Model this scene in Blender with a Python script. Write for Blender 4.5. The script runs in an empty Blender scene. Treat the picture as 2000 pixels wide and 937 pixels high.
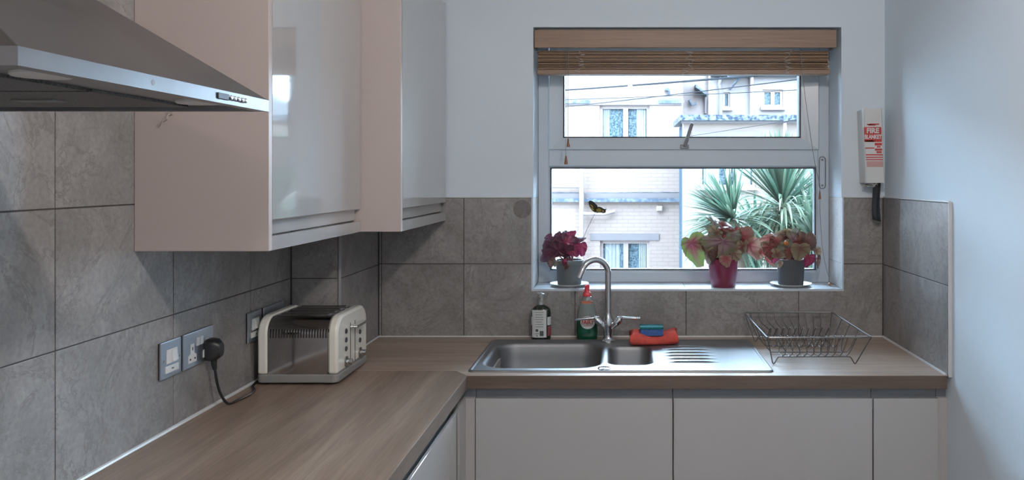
import bpy, bmesh, math, random
from mathutils import Vector, Matrix

random.seed(7)
sc = bpy.context.scene
COL = sc.collection
PI = math.pi

# ------------------------------------------------------------------ camera, sky, exposure
F = 1598.0                      # focal length in pixels of the 2000 px wide frame
CAMZ = 1.511
cam_d = bpy.data.cameras.new('camera')
cam = bpy.data.objects.new('camera', cam_d)
COL.objects.link(cam)
cam.location = (0, 0, CAMZ)
cam.rotation_euler = (PI / 2, 0, 0)
cam_d.sensor_width = 36
cam_d.lens = 36 * F / 2000
cam_d.shift_x = -0.105
cam_d.shift_y = -(468.5 - 345) / 2000
cam_d.clip_start = 0.02
sc.camera = cam

world = bpy.data.worlds.new('overcast_sky')
sc.world = world
world.use_nodes = True
wn = world.node_tree.nodes
wn['Background'].inputs[0].default_value = (0.58, 0.79, 1.0, 1)
wn['Background'].inputs[1].default_value = 64.0

vs = sc.view_settings
vs.view_transform = 'Standard'
vs.look = 'None'
vs.gamma = 1
vs.use_curve_mapping = False
vs.exposure = -0.75
try:
    sc.cycles.use_denoising = True
    sc.cycles.max_bounces = 14
    sc.cycles.diffuse_bounces = 7
    sc.cycles.transparent_max_bounces = 16
except Exception:
    pass

LAMP_W = 54.0                   # bare frosted bulbs on the ceiling
LAMP_RGB = (1.0, 0.91, 0.85)

def P(px, py, Y):
    """pixel of the photograph at distance Y -> world point"""
    return Vector(((px - 1210) / F * Y, Y, CAMZ - (py - 345) / F * Y))

def XL(px, X):
    """distance at which a point of the plane x = X shows in column px"""
    return X * F / (px - 1210)

# ------------------------------------------------------------------ materials
def nd(nt, typ, **kw):
    n = nt.nodes.new(typ)
    for k, v in kw.items():
        if k in n.inputs:
            n.inputs[k].default_value = v
        else:
            setattr(n, k, v)
    return n

def ramp(nt, stops):
    r = nt.nodes.new('ShaderNodeValToRGB')
    e = r.color_ramp.elements
    while len(e) < len(stops):
        e.new(0.5)
    for i, (p, c) in enumerate(stops):
        e[i].position = p
        e[i].color = (*c, 1)
    return r

def base(name):
    m = bpy.data.materials.new(name)
    m.use_nodes = True
    nt = m.node_tree
    return m, nt, nt.nodes['Principled BSDF'], nt.links

def plain(name, col, rough=0.5, metal=0.0, var=0.06, scale=18.0, bump=0.0, spec=0.5, coat=0.0, trans=0.0):
    """one colour with a fine procedural variation"""
    m, nt, b, L = base(name)
    tc = nd(nt, 'ShaderNodeTexCoord')
    no = nd(nt, 'ShaderNodeTexNoise', Scale=scale, Detail=4.0)
    L.new(tc.outputs['Object'], no.inputs['Vector'])
    lo = tuple(max(0, c * (1 - var)) for c in col)
    hi = tuple(min(1, c * (1 + var)) for c in col)
    r = ramp(nt, [(0.3, lo), (0.7, hi)])
    L.new(no.outputs['Fac'], r.inputs[0])
    L.new(r.outputs[0], b.inputs['Base Color'])
    b.inputs['Roughness'].default_value = rough
    b.inputs['Metallic'].default_value = metal
    b.inputs['Specular IOR Level'].default_value = spec
    b.inputs['Coat Weight'].default_value = coat
    b.inputs['Coat Roughness'].default_value = 0.03
    if trans:
        b.inputs['Transmission Weight'].default_value = trans
    if bump:
        bp = nd(nt, 'ShaderNodeBump', Strength=bump, Distance=0.002)
        L.new(no.outputs['Fac'], bp.inputs['Height'])
        L.new(bp.outputs[0], b.inputs['Normal'])
    return m

def emit(name, col, s):
    m, nt, b, L = base(name)
    b.inputs['Base Color'].default_value = (*col, 1)
    b.inputs['Emission Color'].default_value = (*col, 1)
    b.inputs['Emission Strength'].default_value = s
    return m

def tile_mat(name, dark, mid, light, rough=0.42):
    m, nt, b, L = base(name)
    tc = nd(nt, 'ShaderNodeTexCoord')
    oi = nd(nt, 'ShaderNodeObjectInfo')
    mul = nd(nt, 'ShaderNodeMath', operation='MULTIPLY')
    mul.inputs[1].default_value = 37.0
    L.new(oi.outputs['Random'], mul.inputs[0])
    add = nd(nt, 'ShaderNodeVectorMath', operation='ADD')
    L.new(tc.outputs['Object'], add.inputs[0])
    L.new(mul.outputs[0], add.inputs[1])
    n1 = nd(nt, 'ShaderNodeTexNoise', Scale=6.0, Detail=8.0, Roughness=0.62, Distortion=0.9)
    n2 = nd(nt, 'ShaderNodeTexNoise', Scale=95.0, Detail=3.0, Roughness=0.6)
    n3 = nd(nt, 'ShaderNodeTexNoise', Scale=3.2, Detail=6.0, Roughness=0.7, Distortion=2.2)
    for n in (n1, n2, n3):
        L.new(add.outputs[0], n.inputs['Vector'])
    r1 = ramp(nt, [(0.28, dark), (0.5, mid), (0.74, light)])
    L.new(n1.outputs['Fac'], r1.inputs[0])
    # speckle
    mx = nd(nt, 'ShaderNodeMix', data_type='RGBA', blend_type='OVERLAY')
    mx.inputs[0].default_value = 0.35
    L.new(r1.outputs[0], mx.inputs[6])
    g = ramp(nt, [(0.3, (0.3,) * 3), (0.72, (0.72,) * 3)])
    L.new(n2.outputs['Fac'], g.inputs[0])
    L.new(g.outputs[0], mx.inputs[7])
    # thin pale and dark veins where the slow noise crosses its middle
    v = ramp(nt, [(0.478, (0, 0, 0)), (0.497, (1, 1, 1)), (0.503, (1, 1, 1)), (0.52, (0, 0, 0))])
    L.new(n3.outputs['Fac'], v.inputs[0])
    vm = nd(nt, 'ShaderNodeMath', operation='MULTIPLY')
    L.new(v.outputs[0], vm.inputs[0])
    L.new(n1.outputs['Fac'], vm.inputs[1])
    mx2 = nd(nt, 'ShaderNodeMix', data_type='RGBA')
    L.new(vm.outputs[0], mx2.inputs[0])
    L.new(mx.outputs[2], mx2.inputs[6])
    mx2.inputs[7].default_value = (*[c * 0.72 for c in dark], 1)
    L.new(mx2.outputs[2], b.inputs['Base Color'])
    b.inputs['Roughness'].default_value = rough
    bp = nd(nt, 'ShaderNodeBump', Strength=0.10, Distance=0.002)
    L.new(n2.outputs['Fac'], bp.inputs['Height'])
    L.new(bp.outputs[0], b.inputs['Normal'])
    return m

def wood_mat(name, cols, axis='Y', rough=0.38, s=1.0, rnd=0.0):
    m, nt, b, L = base(name)
    tc = nd(nt, 'ShaderNodeTexCoord')
    mp = nd(nt, 'ShaderNodeMapping')
    sc_ = {'X': (1.1, 16, 16), 'Y': (16, 1.1, 16), 'Z': (16, 16, 1.1)}[axis]
    mp.inputs['Scale'].default_value = [k * s for k in sc_]
    L.new(tc.outputs['Object'], mp.inputs[0])
    n1 = nd(nt, 'ShaderNodeTexNoise', Scale=1.0, Detail=7.0, Roughness=0.65, Distortion=0.5)
    L.new(mp.outputs[0], n1.inputs['Vector'])
    mp2 = nd(nt, 'ShaderNodeMapping')
    sc2 = {'X': (9, 260, 260), 'Y': (260, 9, 260), 'Z': (260, 260, 9)}[axis]
    mp2.inputs['Scale'].default_value = [k * s for k in sc2]
    L.new(tc.outputs['Object'], mp2.inputs[0])
    n2 = nd(nt, 'ShaderNodeTexNoise', Scale=1.0, Detail=3.0)
    L.new(mp2.outputs[0], n2.inputs['Vector'])
    r = ramp(nt, [(0.3, cols[0]), (0.52, cols[1]), (0.75, cols[2])])
    L.new(n1.outputs['Fac'], r.inputs[0])
    mx = nd(nt, 'ShaderNodeMix', data_type='RGBA', blend_type='OVERLAY')
    mx.inputs[0].default_value = 0.4
    g = ramp(nt, [(0.3, (0.33,) * 3), (0.7, (0.68,) * 3)])
    L.new(n2.outputs['Fac'], g.inputs[0])
    L.new(r.outputs[0], mx.inputs[6])
    L.new(g.outputs[0], mx.inputs[7])
    if rnd:
        oi = nd(nt, 'ShaderNodeObjectInfo')
        mr = nd(nt, 'ShaderNodeMapRange')
        mr.inputs['To Min'].default_value = 1 - rnd
        mr.inputs['To Max'].default_value = 1 + rnd * 0.6
        L.new(oi.outputs['Random'], mr.inputs['Value'])
        hs = nd(nt, 'ShaderNodeHueSaturation')
        L.new(mr.outputs[0], hs.inputs['Value'])
        L.new(mx.outputs[2], hs.inputs['Color'])
        L.new(hs.outputs[0], b.inputs['Base Color'])
    else:
        L.new(mx.outputs[2], b.inputs['Base Color'])
    b.inputs['Roughness'].default_value = rough
    bp = nd(nt, 'ShaderNodeBump', Strength=0.12, Distance=0.001)
    L.new(n2.outputs['Fac'], bp.inputs['Height'])
    L.new(bp.outputs[0], b.inputs['Normal'])
    return m

def brushed(name, col, rough=0.3, axis='X', amt=0.12):
    m, nt, b, L = base(name)
    tc = nd(nt, 'ShaderNodeTexCoord')
    mp = nd(nt, 'ShaderNodeMapping')
    mp.inputs['Scale'].default_value = {'X': (4, 400, 400), 'Y': (400, 4, 400), 'Z': (400, 400, 4)}[axis]
    L.new(tc.outputs['Object'], mp.inputs[0])
    n = nd(nt, 'ShaderNodeTexNoise', Scale=1.0, Detail=3.0)
    L.new(mp.outputs[0], n.inputs['Vector'])
    n2 = nd(nt, 'ShaderNodeTexNoise', Scale=14.0, Detail=5.0)
    L.new(tc.outputs['Object'], n2.inputs['Vector'])
    r = ramp(nt, [(0.3, tuple(c * 0.88 for c in col)), (0.7, col)])
    L.new(n2.outputs['Fac'], r.inputs[0])
    L.new(r.outputs[0], b.inputs['Base Color'])
    mr = nd(nt, 'ShaderNodeMapRange')
    mr.inputs['To Min'].default_value = rough - amt / 2
    mr.inputs['To Max'].default_value = rough + amt
    L.new(n2.outputs['Fac'], mr.inputs['Value'])
    L.new(mr.outputs[0], b.inputs['Roughness'])
    b.inputs['Metallic'].default_value = 1.0
    bp = nd(nt, 'ShaderNodeBump', Strength=0.06, Distance=0.0006)
    L.new(n.outputs['Fac'], bp.inputs['Height'])
    L.new(bp.outputs[0], b.inputs['Normal'])
    return m

def pane_mat(name, tint=(0.97, 0.99, 1.0)):
    """flat window glass: clear with a reflection that grows at grazing angles"""
    m, nt, b, L = base(name)
    nt.nodes.remove(b)
    out = nt.nodes['Material Output']
    tr = nd(nt, 'ShaderNodeBsdfTransparent')
    tr.inputs[0].default_value = (*tint, 1)
    gl = nd(nt, 'ShaderNodeBsdfGlossy')
    gl.inputs['Roughness'].default_value = 0.01
    fr = nd(nt, 'ShaderNodeFresnel', IOR=1.45)
    mx = nd(nt, 'ShaderNodeMixShader')
    L.new(fr.outputs[0], mx.inputs[0])
    L.new(tr.outputs[0], mx.inputs[1])
    L.new(gl.outputs[0], mx.inputs[2])
    L.new(mx.outputs[0], out.inputs[0])
    return m

def speckle(name, a, c, scale=60.0, rough=0.35):
    """rain-speckled or obscured far glass, slate chippings"""
    m, nt, b, L = base(name)
    tc = nd(nt, 'ShaderNodeTexCoord')
    n = nd(nt, 'ShaderNodeTexNoise', Scale=scale, Detail=2.0, Roughness=0.7)
    L.new(tc.outputs['Object'], n.inputs['Vector'])
    r = ramp(nt, [(0.42, a), (0.62, c)])
    L.new(n.outputs['Fac'], r.inputs[0])
    L.new(r.outputs[0], b.inputs['Base Color'])
    b.inputs['Roughness'].default_value = rough
    return m

def brick_mat(name, col, mort):
    m, nt, b, L = base(name)
    tc = nd(nt, 'ShaderNodeTexCoord')
    mp = nd(nt, 'ShaderNodeMapping')
    mp.inputs['Rotation'].default_value = (PI / 2, 0, 0)
    L.new(tc.outputs['Object'], mp.inputs[0])
    br = nd(nt, 'ShaderNodeTexBrick', Scale=1.0)
    br.inputs['Color1'].default_value = (*col, 1)
    br.inputs['Color2'].default_value = (*[c * 0.96 for c in col], 1)
    br.inputs['Mortar'].default_value = (*mort, 1)
    br.inputs['Mortar Size'].default_value = 0.006
    br.inputs['Brick Width'].default_value = 0.225
    br.inputs['Row Height'].default_value = 0.075
    L.new(mp.outputs[0], br.inputs['Vector'])
    L.new(br.outputs['Color'], b.inputs['Base Color'])
    b.inputs['Roughness'].default_value = 0.8
    bp = nd(nt, 'ShaderNodeBump', Strength=0.35, Distance=0.006, invert=True)
    L.new(br.outputs['Fac'], bp.inputs['Height'])
    L.new(bp.outputs[0], b.inputs['Normal'])
    return m

def leaf_mat(name, centre, mid, edge, vein, rough=0.35, lobes=7.0):
    """leaf drawn round its stalk: centre, zone, margin, and radiating veins"""
    m, nt, b, L = base(name)
    tc = nd(nt, 'ShaderNodeTexCoord')
    sep = nd(nt, 'ShaderNodeSeparateXYZ')
    L.new(tc.outputs['Object'], sep.inputs[0])
    at = nd(nt, 'ShaderNodeAttribute', attribute_name='radial')
    oi = nd(nt, 'ShaderNodeObjectInfo')
    no = nd(nt, 'ShaderNodeTexNoise', Scale=5.0, Detail=3.0)
    L.new(tc.outputs['Object'], no.inputs['Vector'])
    a1 = nd(nt, 'ShaderNodeMath', operation='MULTIPLY_ADD')
    L.new(no.outputs['Fac'], a1.inputs[0])
    a1.inputs[1].default_value = 0.5
    a1.inputs[2].default_value = -0.25
    a2 = nd(nt, 'ShaderNodeMath', operation='ADD')
    L.new(at.outputs['Fac'], a2.inputs[0])
    L.new(a1.outputs[0], a2.inputs[1])
    a3 = nd(nt, 'ShaderNodeMath', operation='MULTIPLY_ADD')
    L.new(oi.outputs['Random'], a3.inputs[0])
    a3.inputs[1].default_value = 0.3
    L.new(a2.outputs[0], a3.inputs[2])
    r = ramp(nt, [(0.12, centre), (0.55, mid), (1.0, edge)])
    L.new(a3.outputs[0], r.inputs[0])
    ang = nd(nt, 'ShaderNodeMath', operation='ARCTAN2')
    L.new(sep.outputs[1], ang.inputs[0])
    L.new(sep.outputs[0], ang.inputs[1])
    ml = nd(nt, 'ShaderNodeMath', operation='MULTIPLY')
    L.new(ang.outputs[0], ml.inputs[0])
    ml.inputs[1].default_value = lobes
    cs = nd(nt, 'ShaderNodeMath', operation='COSINE')
    L.new(ml.outputs[0], cs.inputs[0])
    vr = ramp(nt, [(0.80, (0, 0, 0)), (0.98, (1, 1, 1))])
    L.new(cs.outputs[0], vr.inputs[0])
    vf = nd(nt, 'ShaderNodeMath', operation='MULTIPLY')
    L.new(vr.outputs[0], vf.inputs[0])
    vf.inputs[1].default_value = 0.5
    mx = nd(nt, 'ShaderNodeMix', data_type='RGBA')
    L.new(vf.outputs[0], mx.inputs[0])
    L.new(r.outputs[0], mx.inputs[6])
    mx.inputs[7].default_value = (*vein, 1)
    L.new(mx.outputs[2], b.inputs['Base Color'])
    b.inputs['Roughness'].default_value = rough
    b.inputs['Subsurface Weight'].default_value = 0.0
    # thin leaf: some light comes through
    tl = nd(nt, 'ShaderNodeBsdfTranslucent')
    L.new(mx.outputs[2], tl.inputs[0])
    ms = nd(nt, 'ShaderNodeMixShader')
    ms.inputs[0].default_value = 0.16
    L.new(b.outputs[0], ms.inputs[1])
    L.new(tl.outputs[0], ms.inputs[2])
    L.new(ms.outputs[0], nt.nodes['Material Output'].inputs[0])
    return m

M = {}
M['plaster'] = plain('white_plaster', (0.685, 0.765, 0.835), 0.8, var=0.015, scale=3.0, bump=0.05)
M['ceiling'] = plain('ceiling_paint', (0.80, 0.80, 0.79), 0.85, var=0.01)
M['floor'] = plain('floor_vinyl', (0.30, 0.27, 0.25), 0.45, var=0.15, scale=4.0)
M['tile'] = tile_mat('stone_tile', (0.205, 0.194, 0.189), (0.278, 0.264, 0.258), (0.355, 0.338, 0.331), 0.33)
M['tile_pale_daylit'] = tile_mat('pale_daylit_reveal_tile', (0.50, 0.50, 0.50), (0.60, 0.60, 0.60), (0.70, 0.70, 0.70), 0.3)  # wall tile paled to carry the daylight in the reveals
M['grout'] = plain('dark_grout', (0.085, 0.078, 0.076), 0.9, scale=80)
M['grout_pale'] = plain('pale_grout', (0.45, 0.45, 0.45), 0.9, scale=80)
M['silicone'] = plain('white_silicone', (0.66, 0.68, 0.70), 0.3)
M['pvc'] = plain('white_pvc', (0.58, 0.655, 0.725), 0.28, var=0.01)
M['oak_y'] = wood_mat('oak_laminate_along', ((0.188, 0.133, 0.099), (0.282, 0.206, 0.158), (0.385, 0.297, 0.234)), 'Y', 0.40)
M['oak_x_daylit'] = wood_mat('oak_across_daylit', ((0.29, 0.222, 0.176), (0.41, 0.318, 0.255), (0.52, 0.42, 0.342)), 'X', 0.42)  # lighter copy of the oak, window daylight put into its colour
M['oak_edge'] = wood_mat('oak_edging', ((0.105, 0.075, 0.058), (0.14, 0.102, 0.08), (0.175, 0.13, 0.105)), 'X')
M['gloss'] = plain('gloss_cashmere_lacquer', (0.4697, 0.4636, 0.4636), 0.05, var=0.01, coat=1.0)
M['panel'] = plain('cashmere_end_panel', (0.51, 0.4387, 0.4163), 0.35, var=0.015, scale=3)
M['carcass'] = plain('cashmere_carcass', (0.456, 0.4344, 0.4272), 0.4, var=0.02)
M['rail'] = plain('grey_handle_rail', (0.24, 0.255, 0.28), 0.4, var=0.03)
M['shadow_gap'] = plain('dark_gap', (0.04, 0.04, 0.045), 0.8)
M['steel'] = brushed('brushed_steel', (0.35, 0.355, 0.365), 0.50, 'X')
M['steel_y'] = brushed('hood_steel', (0.40, 0.40, 0.41), 0.34, 'Y')
M['steel_plate'] = brushed('brushed_socket_plate', (0.52, 0.57, 0.63), 0.38, 'Z')
M['hood_canopy'] = brushed('hood_steel_dark_reflection', (0.30, 0.285, 0.28), 0.36, 'Y')  # darker copy of the hood steel, dark reflections put into the colour
M['chrome'] = plain('chrome', (0.72, 0.73, 0.75), 0.07, 1.0, var=0.01)
M['chrome_dark'] = plain('polished_toaster_steel', (0.50, 0.48, 0.47), 0.10, 1.0, var=0.02)
M['cream'] = plain('cream_enamel', (0.8736, 0.8624, 0.784), 0.22, var=0.01, coat=0.4)
M['grey_plastic'] = plain('grey_plastic', (0.27, 0.27, 0.265), 0.4)
M['black'] = plain('black_plastic', (0.018, 0.02, 0.023), 0.35)
M['black_gasket'] = plain('black_gasket', (0.02, 0.024, 0.03), 0.6)
M['dark'] = plain('dark_interior', (0.025, 0.022, 0.02), 0.7)
M['filter'] = plain('hood_filter_mesh', (0.13, 0.13, 0.13), 0.45, 0.8, var=0.5, scale=260)
M['white_plastic'] = plain('white_plastic', (0.74, 0.74, 0.73), 0.35)
M['blind'] = wood_mat('blind_wood', ((0.215, 0.132, 0.078), (0.295, 0.188, 0.116), (0.36, 0.24, 0.16)), 'X', 0.45, 0.6, 0.38)
M['blind_dark'] = wood_mat('blind_valance_wood', ((0.265, 0.172, 0.118), (0.30, 0.20, 0.143), (0.338, 0.23, 0.17)), 'X', 0.5, 0.6)
M['cord'] = plain('blind_cord', (0.52, 0.49, 0.46), 0.8, scale=200)
M['cord_grey'] = plain('grey_cord', (0.20, 0.21, 0.23), 0.7)
M['tassel'] = plain('wooden_tassel', (0.27, 0.13, 0.07), 0.5, var=0.2, scale=60)
M['glass'] = pane_mat('window_glass')

# ------------------------------------------------------------------ mesh building
ORG = {}

class B:
    def __init__(s):
        s.v, s.f = [], []

    def add(s, vs_, fs):
        o = len(s.v)
        s.v += [Vector(v) for v in vs_]
        s.f += [tuple(i + o for i in f) for f in fs]
        return s

    def box(s, x0, x1, y0, y1, z0, z1):
        return s.add([(x0, y0, z0), (x1, y0, z0), (x1, y1, z0), (x0, y1, z0),
                      (x0, y0, z1), (x1, y0, z1), (x1, y1, z1), (x0, y1, z1)],
                     [(3, 2, 1, 0), (4, 5, 6, 7), (0, 1, 5, 4), (1, 2, 6, 5), (2, 3, 7, 6), (3, 0, 4, 7)])

    def prism(s, pts, axis, a0, a1):
        """extrude a closed outline (two coordinates) along the axis"""
        n = len(pts)
        def mk(u, v, a):
            return {'X': (a, u, v), 'Y': (u, a, v), 'Z': (u, v, a)}[axis]
        vs_ = [mk(u, v, a0) for u, v in pts] + [mk(u, v, a1) for u, v in pts]
        fs = [tuple(range(n))[::-1], tuple(range(n, 2 * n))]
        fs += [(i, (i + 1) % n, n + (i + 1) % n, n + i) for i in range(n)]
        return s.add(vs_, fs)

    def tube(s, pts, r, n=8, caps=True):
        pts = [Vector(p) for p in pts]
        k = len(pts)
        rs = r if isinstance(r, (list, tuple)) else [r] * k
        t0 = (pts[1] - pts[0]).normalized()
        up = Vector((0, 0, 1)) if abs(t0.z) < 0.9 else Vector((1, 0, 0))
        u = t0.cross(up).normalized()
        vs_ = []
        for i, p in enumerate(pts):
            if i == 0:
                t = pts[1] - pts[0]
            elif i == k - 1:
                t = pts[-1] - pts[-2]
            else:
                t = (pts[i] - pts[i - 1]).normalized() + (pts[i + 1] - pts[i]).normalized()
            t.normalize()
            u = (u - t * u.dot(t)).normalized()
            w = t.cross(u)
            for j in range(n):
                a = 2 * PI * j / n
                vs_.append(p + (u * math.cos(a) + w * math.sin(a)) * rs[i])
        fs = []
        for i in range(k - 1):
            for j in range(n):
                a, b_ = i * n + j, i * n + (j + 1) % n
                fs.append((a, b_, b_ + n, a + n))
        if caps:
            fs.append(tuple(range(n))[::-1])
            fs.append(tuple(range((k - 1) * n, k * n)))
        return s.add(vs_, fs)

    def lathe(s, prof, c, n=32, sx=1.0, sy=1.0):
        """profile of (radius, height) about a vertical axis through c"""
        vs_, fs = [], []
        k = len(prof)
        for r, z in prof:
            for j in range(n):
                a = 2 * PI * j / n
                vs_.append((c[0] + r * sx * math.cos(a), c[1] + r * sy * math.sin(a), c[2] + z))
        for i in range(k - 1):
            for j in range(n):
                a, b_ = i * n + j, i * n + (j + 1) % n
                fs.append((a, b_, b_ + n, a + n))
        if prof[0][0] > 1e-6:
            fs.append(tuple(range(n))[::-1])
        if prof[-1][0] > 1e-6:
            fs.append(tuple(range((k - 1) * n, k * n)))
        return s.add(vs_, fs)

    def build(s, name, mat, parent=None, smooth=False, bevel=0.0, segs=2):
        xs = [v.x for v in s.v]; ys = [v.y for v in s.v]; zs = [v.z for v in s.v]
        o0 = Vector(((min(xs) + max(xs)) / 2, (min(ys) + max(ys)) / 2, min(zs)))
        me = bpy.data.meshes.new(name)
        me.from_pydata([v - o0 for v in s.v], [], s.f)
        me.validate()
        if bevel or smooth:
            bm = bmesh.new(); bm.from_mesh(me)
            if smooth:
                bmesh.ops.remove_doubles(bm, verts=bm.verts, dist=1e-6)
            bmesh.ops.recalc_face_normals(bm, faces=bm.faces)
            bm.to_mesh(me); bm.free()
        o = bpy.data.objects.new(name, me)
        COL.objects.link(o)
        me.materials.append(M[mat] if isinstance(mat, str) else mat)
        if smooth:
            me.shade_smooth()
            try:
                me.set_sharp_from_angle(angle=math.radians(smooth if smooth > 1 else 40))
            except Exception:
                pass
        if bevel:
            md = o.modifiers.new('edge', 'BEVEL')
            md.width = bevel; md.segments = segs; md.limit_method = 'ANGLE'
            md.angle_limit = math.radians(40)
        if parent is not None:
            o.parent = parent
            o.location = o0 - ORG[parent.name]
        else:
            o.location = o0
        ORG[o.name] = o0
        return o

def bx(name, dims, mat, parent=None, bevel=0.0, smooth=False):
    return B().box(*dims).build(name, mat, parent, smooth, bevel)

def tag(o, label, cat, group=None):
    o['label'] = label
    o['category'] = cat
    if group:
        o['group'] = group
    return o

def thing(name, label, cat, loc, group=None):
    o = bpy.data.objects.new(name, None)
    COL.objects.link(o)
    o.location = loc
    o.empty_display_size = 0.05
    ORG[o.name] = Vector(loc)
    return tag(o, label, cat, group)

def struct(o, label, cat):
    o['kind'] = 'structure'
    o['label'] = label
    o['category'] = cat
    return o

def holes(b, u0, u1, w0, w1, hs, mk):
    """fill a rectangle with boxes except for rectangular holes; mk(b, ua, ub, wa, wb)"""
    us = sorted({u0, u1, *[h[0] for h in hs], *[h[1] for h in hs]})
    for ua, ub in zip(us, us[1:]):
        cut = sorted([(h[2], h[3]) for h in hs if h[0] <= ua + 1e-9 and h[1] >= ub - 1e-9])
        w = w0
        for a, c in cut:
            if a > w + 1e-9:
                mk(b, ua, ub, w, a)
            w = max(w, c)
        if w < w1 - 1e-9:
            mk(b, ua, ub, w, w1)
    return b

def text(name, body, size, mat, parent, loc, rot, depth=0.0004, sx=1.0, bold=0.0, align='CENTER'):
    cu = bpy.data.curves.new(name, 'FONT')
    cu.body = body; cu.size = size; cu.align_x = align; cu.align_y = 'CENTER'
    cu.extrude = depth; cu.offset = bold; cu.resolution_u = 3
    tmp = bpy.data.objects.new(name + '_tmp', cu)
    COL.objects.link(tmp)
    dg = bpy.context.evaluated_depsgraph_get()
    me = bpy.data.meshes.new_from_object(tmp.evaluated_get(dg))
    bpy.data.objects.remove(tmp, do_unlink=True)
    me.materials.clear()
    me.materials.append(M[mat] if isinstance(mat, str) else mat)
    o = bpy.data.objects.new(name, me)
    COL.objects.link(o)
    o.parent = parent
    o.rotation_euler = rot
    o.scale = (sx, 1, 1)
    o.location = Vector(loc) - ORG[parent.name]
    ORG[o.name] = Vector(loc)
    return o

def arc(c, r, a0, a1, n, plane='XZ', third=0.0):
    out = []
    for i in range(n + 1):
        a = math.radians(a0 + (a1 - a0) * i / n)
        out.append((c[0] + r * math.cos(a), c[1] + r * math.sin(a)))
    return out

def rrect(x0, x1, y0, y1, r, n=6):
    """rounded rectangle outline, counter-clockwise"""
    return (arc((x1 - r, y1 - r), r, 0, 90, n) + arc((x0 + r, y1 - r), r, 90, 180, n)
            + arc((x0 + r, y0 + r), r, 180, 270, n) + arc((x1 - r, y0 + r), r, 270, 360, n))

# ================================================================== THE ROOM
XT_L, XT_R, YT_B = -1.068, 0.990, 3.073          # faces of the wall tiles
XW_L, XW_R, YW_B = XT_L - 0.009, XT_R + 0.009, YT_B + 0.009   # plaster behind them
YREAR, ZC = -2.3, 2.42
ZW = 0.91                                        # worktop
ZTT = 1.432                                      # top of the tiling on back and right walls
ROWS = [0.912, 1.181, 1.450, 1.719, 1.988, 2.257, ZC]
WX0, WX1, WZ0, WZ1 = -0.325, 0.836, 1.090, 2.074  # window opening
YFR = 3.262                                      # room face of the window frame
BOX_X, BOX_Y = -0.905, 2.654                     # boxed-in corner

struct(bx('floor', (XW_L, XW_R, YREAR, YW_B, -0.1, 0), 'floor'), 'grey-brown kitchen floor under the cabinets', 'floor')
struct(bx('ceiling', (XW_L, XW_R, YREAR, YW_B, ZC, ZC + 0.12), 'ceiling'), 'plain white ceiling over the kitchen', 'ceiling')
w_left = struct(bx('wall_left', (XW_L - 0.12, XW_L, YREAR, YW_B, -0.1, ZC + 0.12), 'plaster'), 'tiled wall beside the extractor hood and sockets', 'wall')
w_right = struct(bx('wall_right', (XW_R, XW_R + 0.12, YREAR, YW_B, -0.1, ZC + 0.12), 'plaster'), 'plain white plaster wall at the end of the sink worktop', 'wall')
w_rear = struct(bx('wall_rear', (XW_L - 0.12, XW_R + 0.12, YREAR - 0.12, YREAR, -0.1, ZC + 0.12), 'plaster'), 'plain white wall opposite the window', 'wall')
bw = holes(B(), XW_L - 0.12, XW_R + 0.12, -0.1, ZC + 0.12, [(WX0 - 0.008, WX1 + 0.008, WZ0 - 0.008, WZ1)],
           lambda b, a, c, d, e: b.box(a, c, YW_B, 3.37, d, e))
w_back = struct(bw.build('wall_back', 'plaster'), 'white plaster and grey tiled wall around the window', 'wall')
ow = holes(B(), -10.0, 10.0, -3.0, 8.5, [(WX0 - 0.02, WX1 + 0.02, WZ0 - 0.05, WZ1 + 0.01)],
           lambda b, a, c, d, e: b.box(a, c, 3.3705, 3.60, d, e))
ow.build('outer_brickwork', plain('own_house_brick', (0.144, 0.1224, 0.108), 0.9, var=0.15, scale=5), w_back)
bb = B().box(XW_L, BOX_X - 0.009, BOX_Y + 0.009, YW_B, 0.0, ZC)
w_box = struct(bb.build('wall_boxing', 'plaster'), 'boxed-in tiled corner behind the toaster', 'wall')

J = 0.0016                                       # half a joint
def tile(parent, plane, a0, a1, z0, z1, face, th=0.0085, mat='tile', name='tile'):
    """one wall tile; plane says which way it faces"""
    a0 += J; a1 -= J; z0 += J; z1 -= J
    if a1 - a0 < 0.004 or z1 - z0 < 0.004:
        return
    b = B()
    if plane == '+X': b.box(face - th, face, a0, a1, z0, z1)
    elif plane == '-X': b.box(face, face + th, a0, a1, z0, z1)
    elif plane == '-Y': b.box(a0, a1, face, face + th, z0, z1)
    elif plane == '+Z': b.box(a0, a1, z0, z1, face - th, face)
    return b.build(name, mat, parent, bevel=0.0006)

# left wall: full height tiling
bx('grout', (XW_L, XT_L - 0.0022, -0.6, BOX_Y + 0.005, ZW - 0.03, ZC), 'grout', w_left)
JY = [XL(108, XT_L) + (k - 3) * 0.4105 for k in range(0, 6)]     # joints, 1.5487 among them
ys = [-0.6] + [y for y in [JY[0] - 0.821, JY[0] - 0.4105] + JY if -0.5 < y < BOX_Y] + [BOX_Y + 0.002]
for y0, y1 in zip(ys, ys[1:]):
    for z0, z1 in zip(ROWS, ROWS[1:]):
        tile(w_left, '+X', y0, y1, z0, z1, XT_L)
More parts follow.
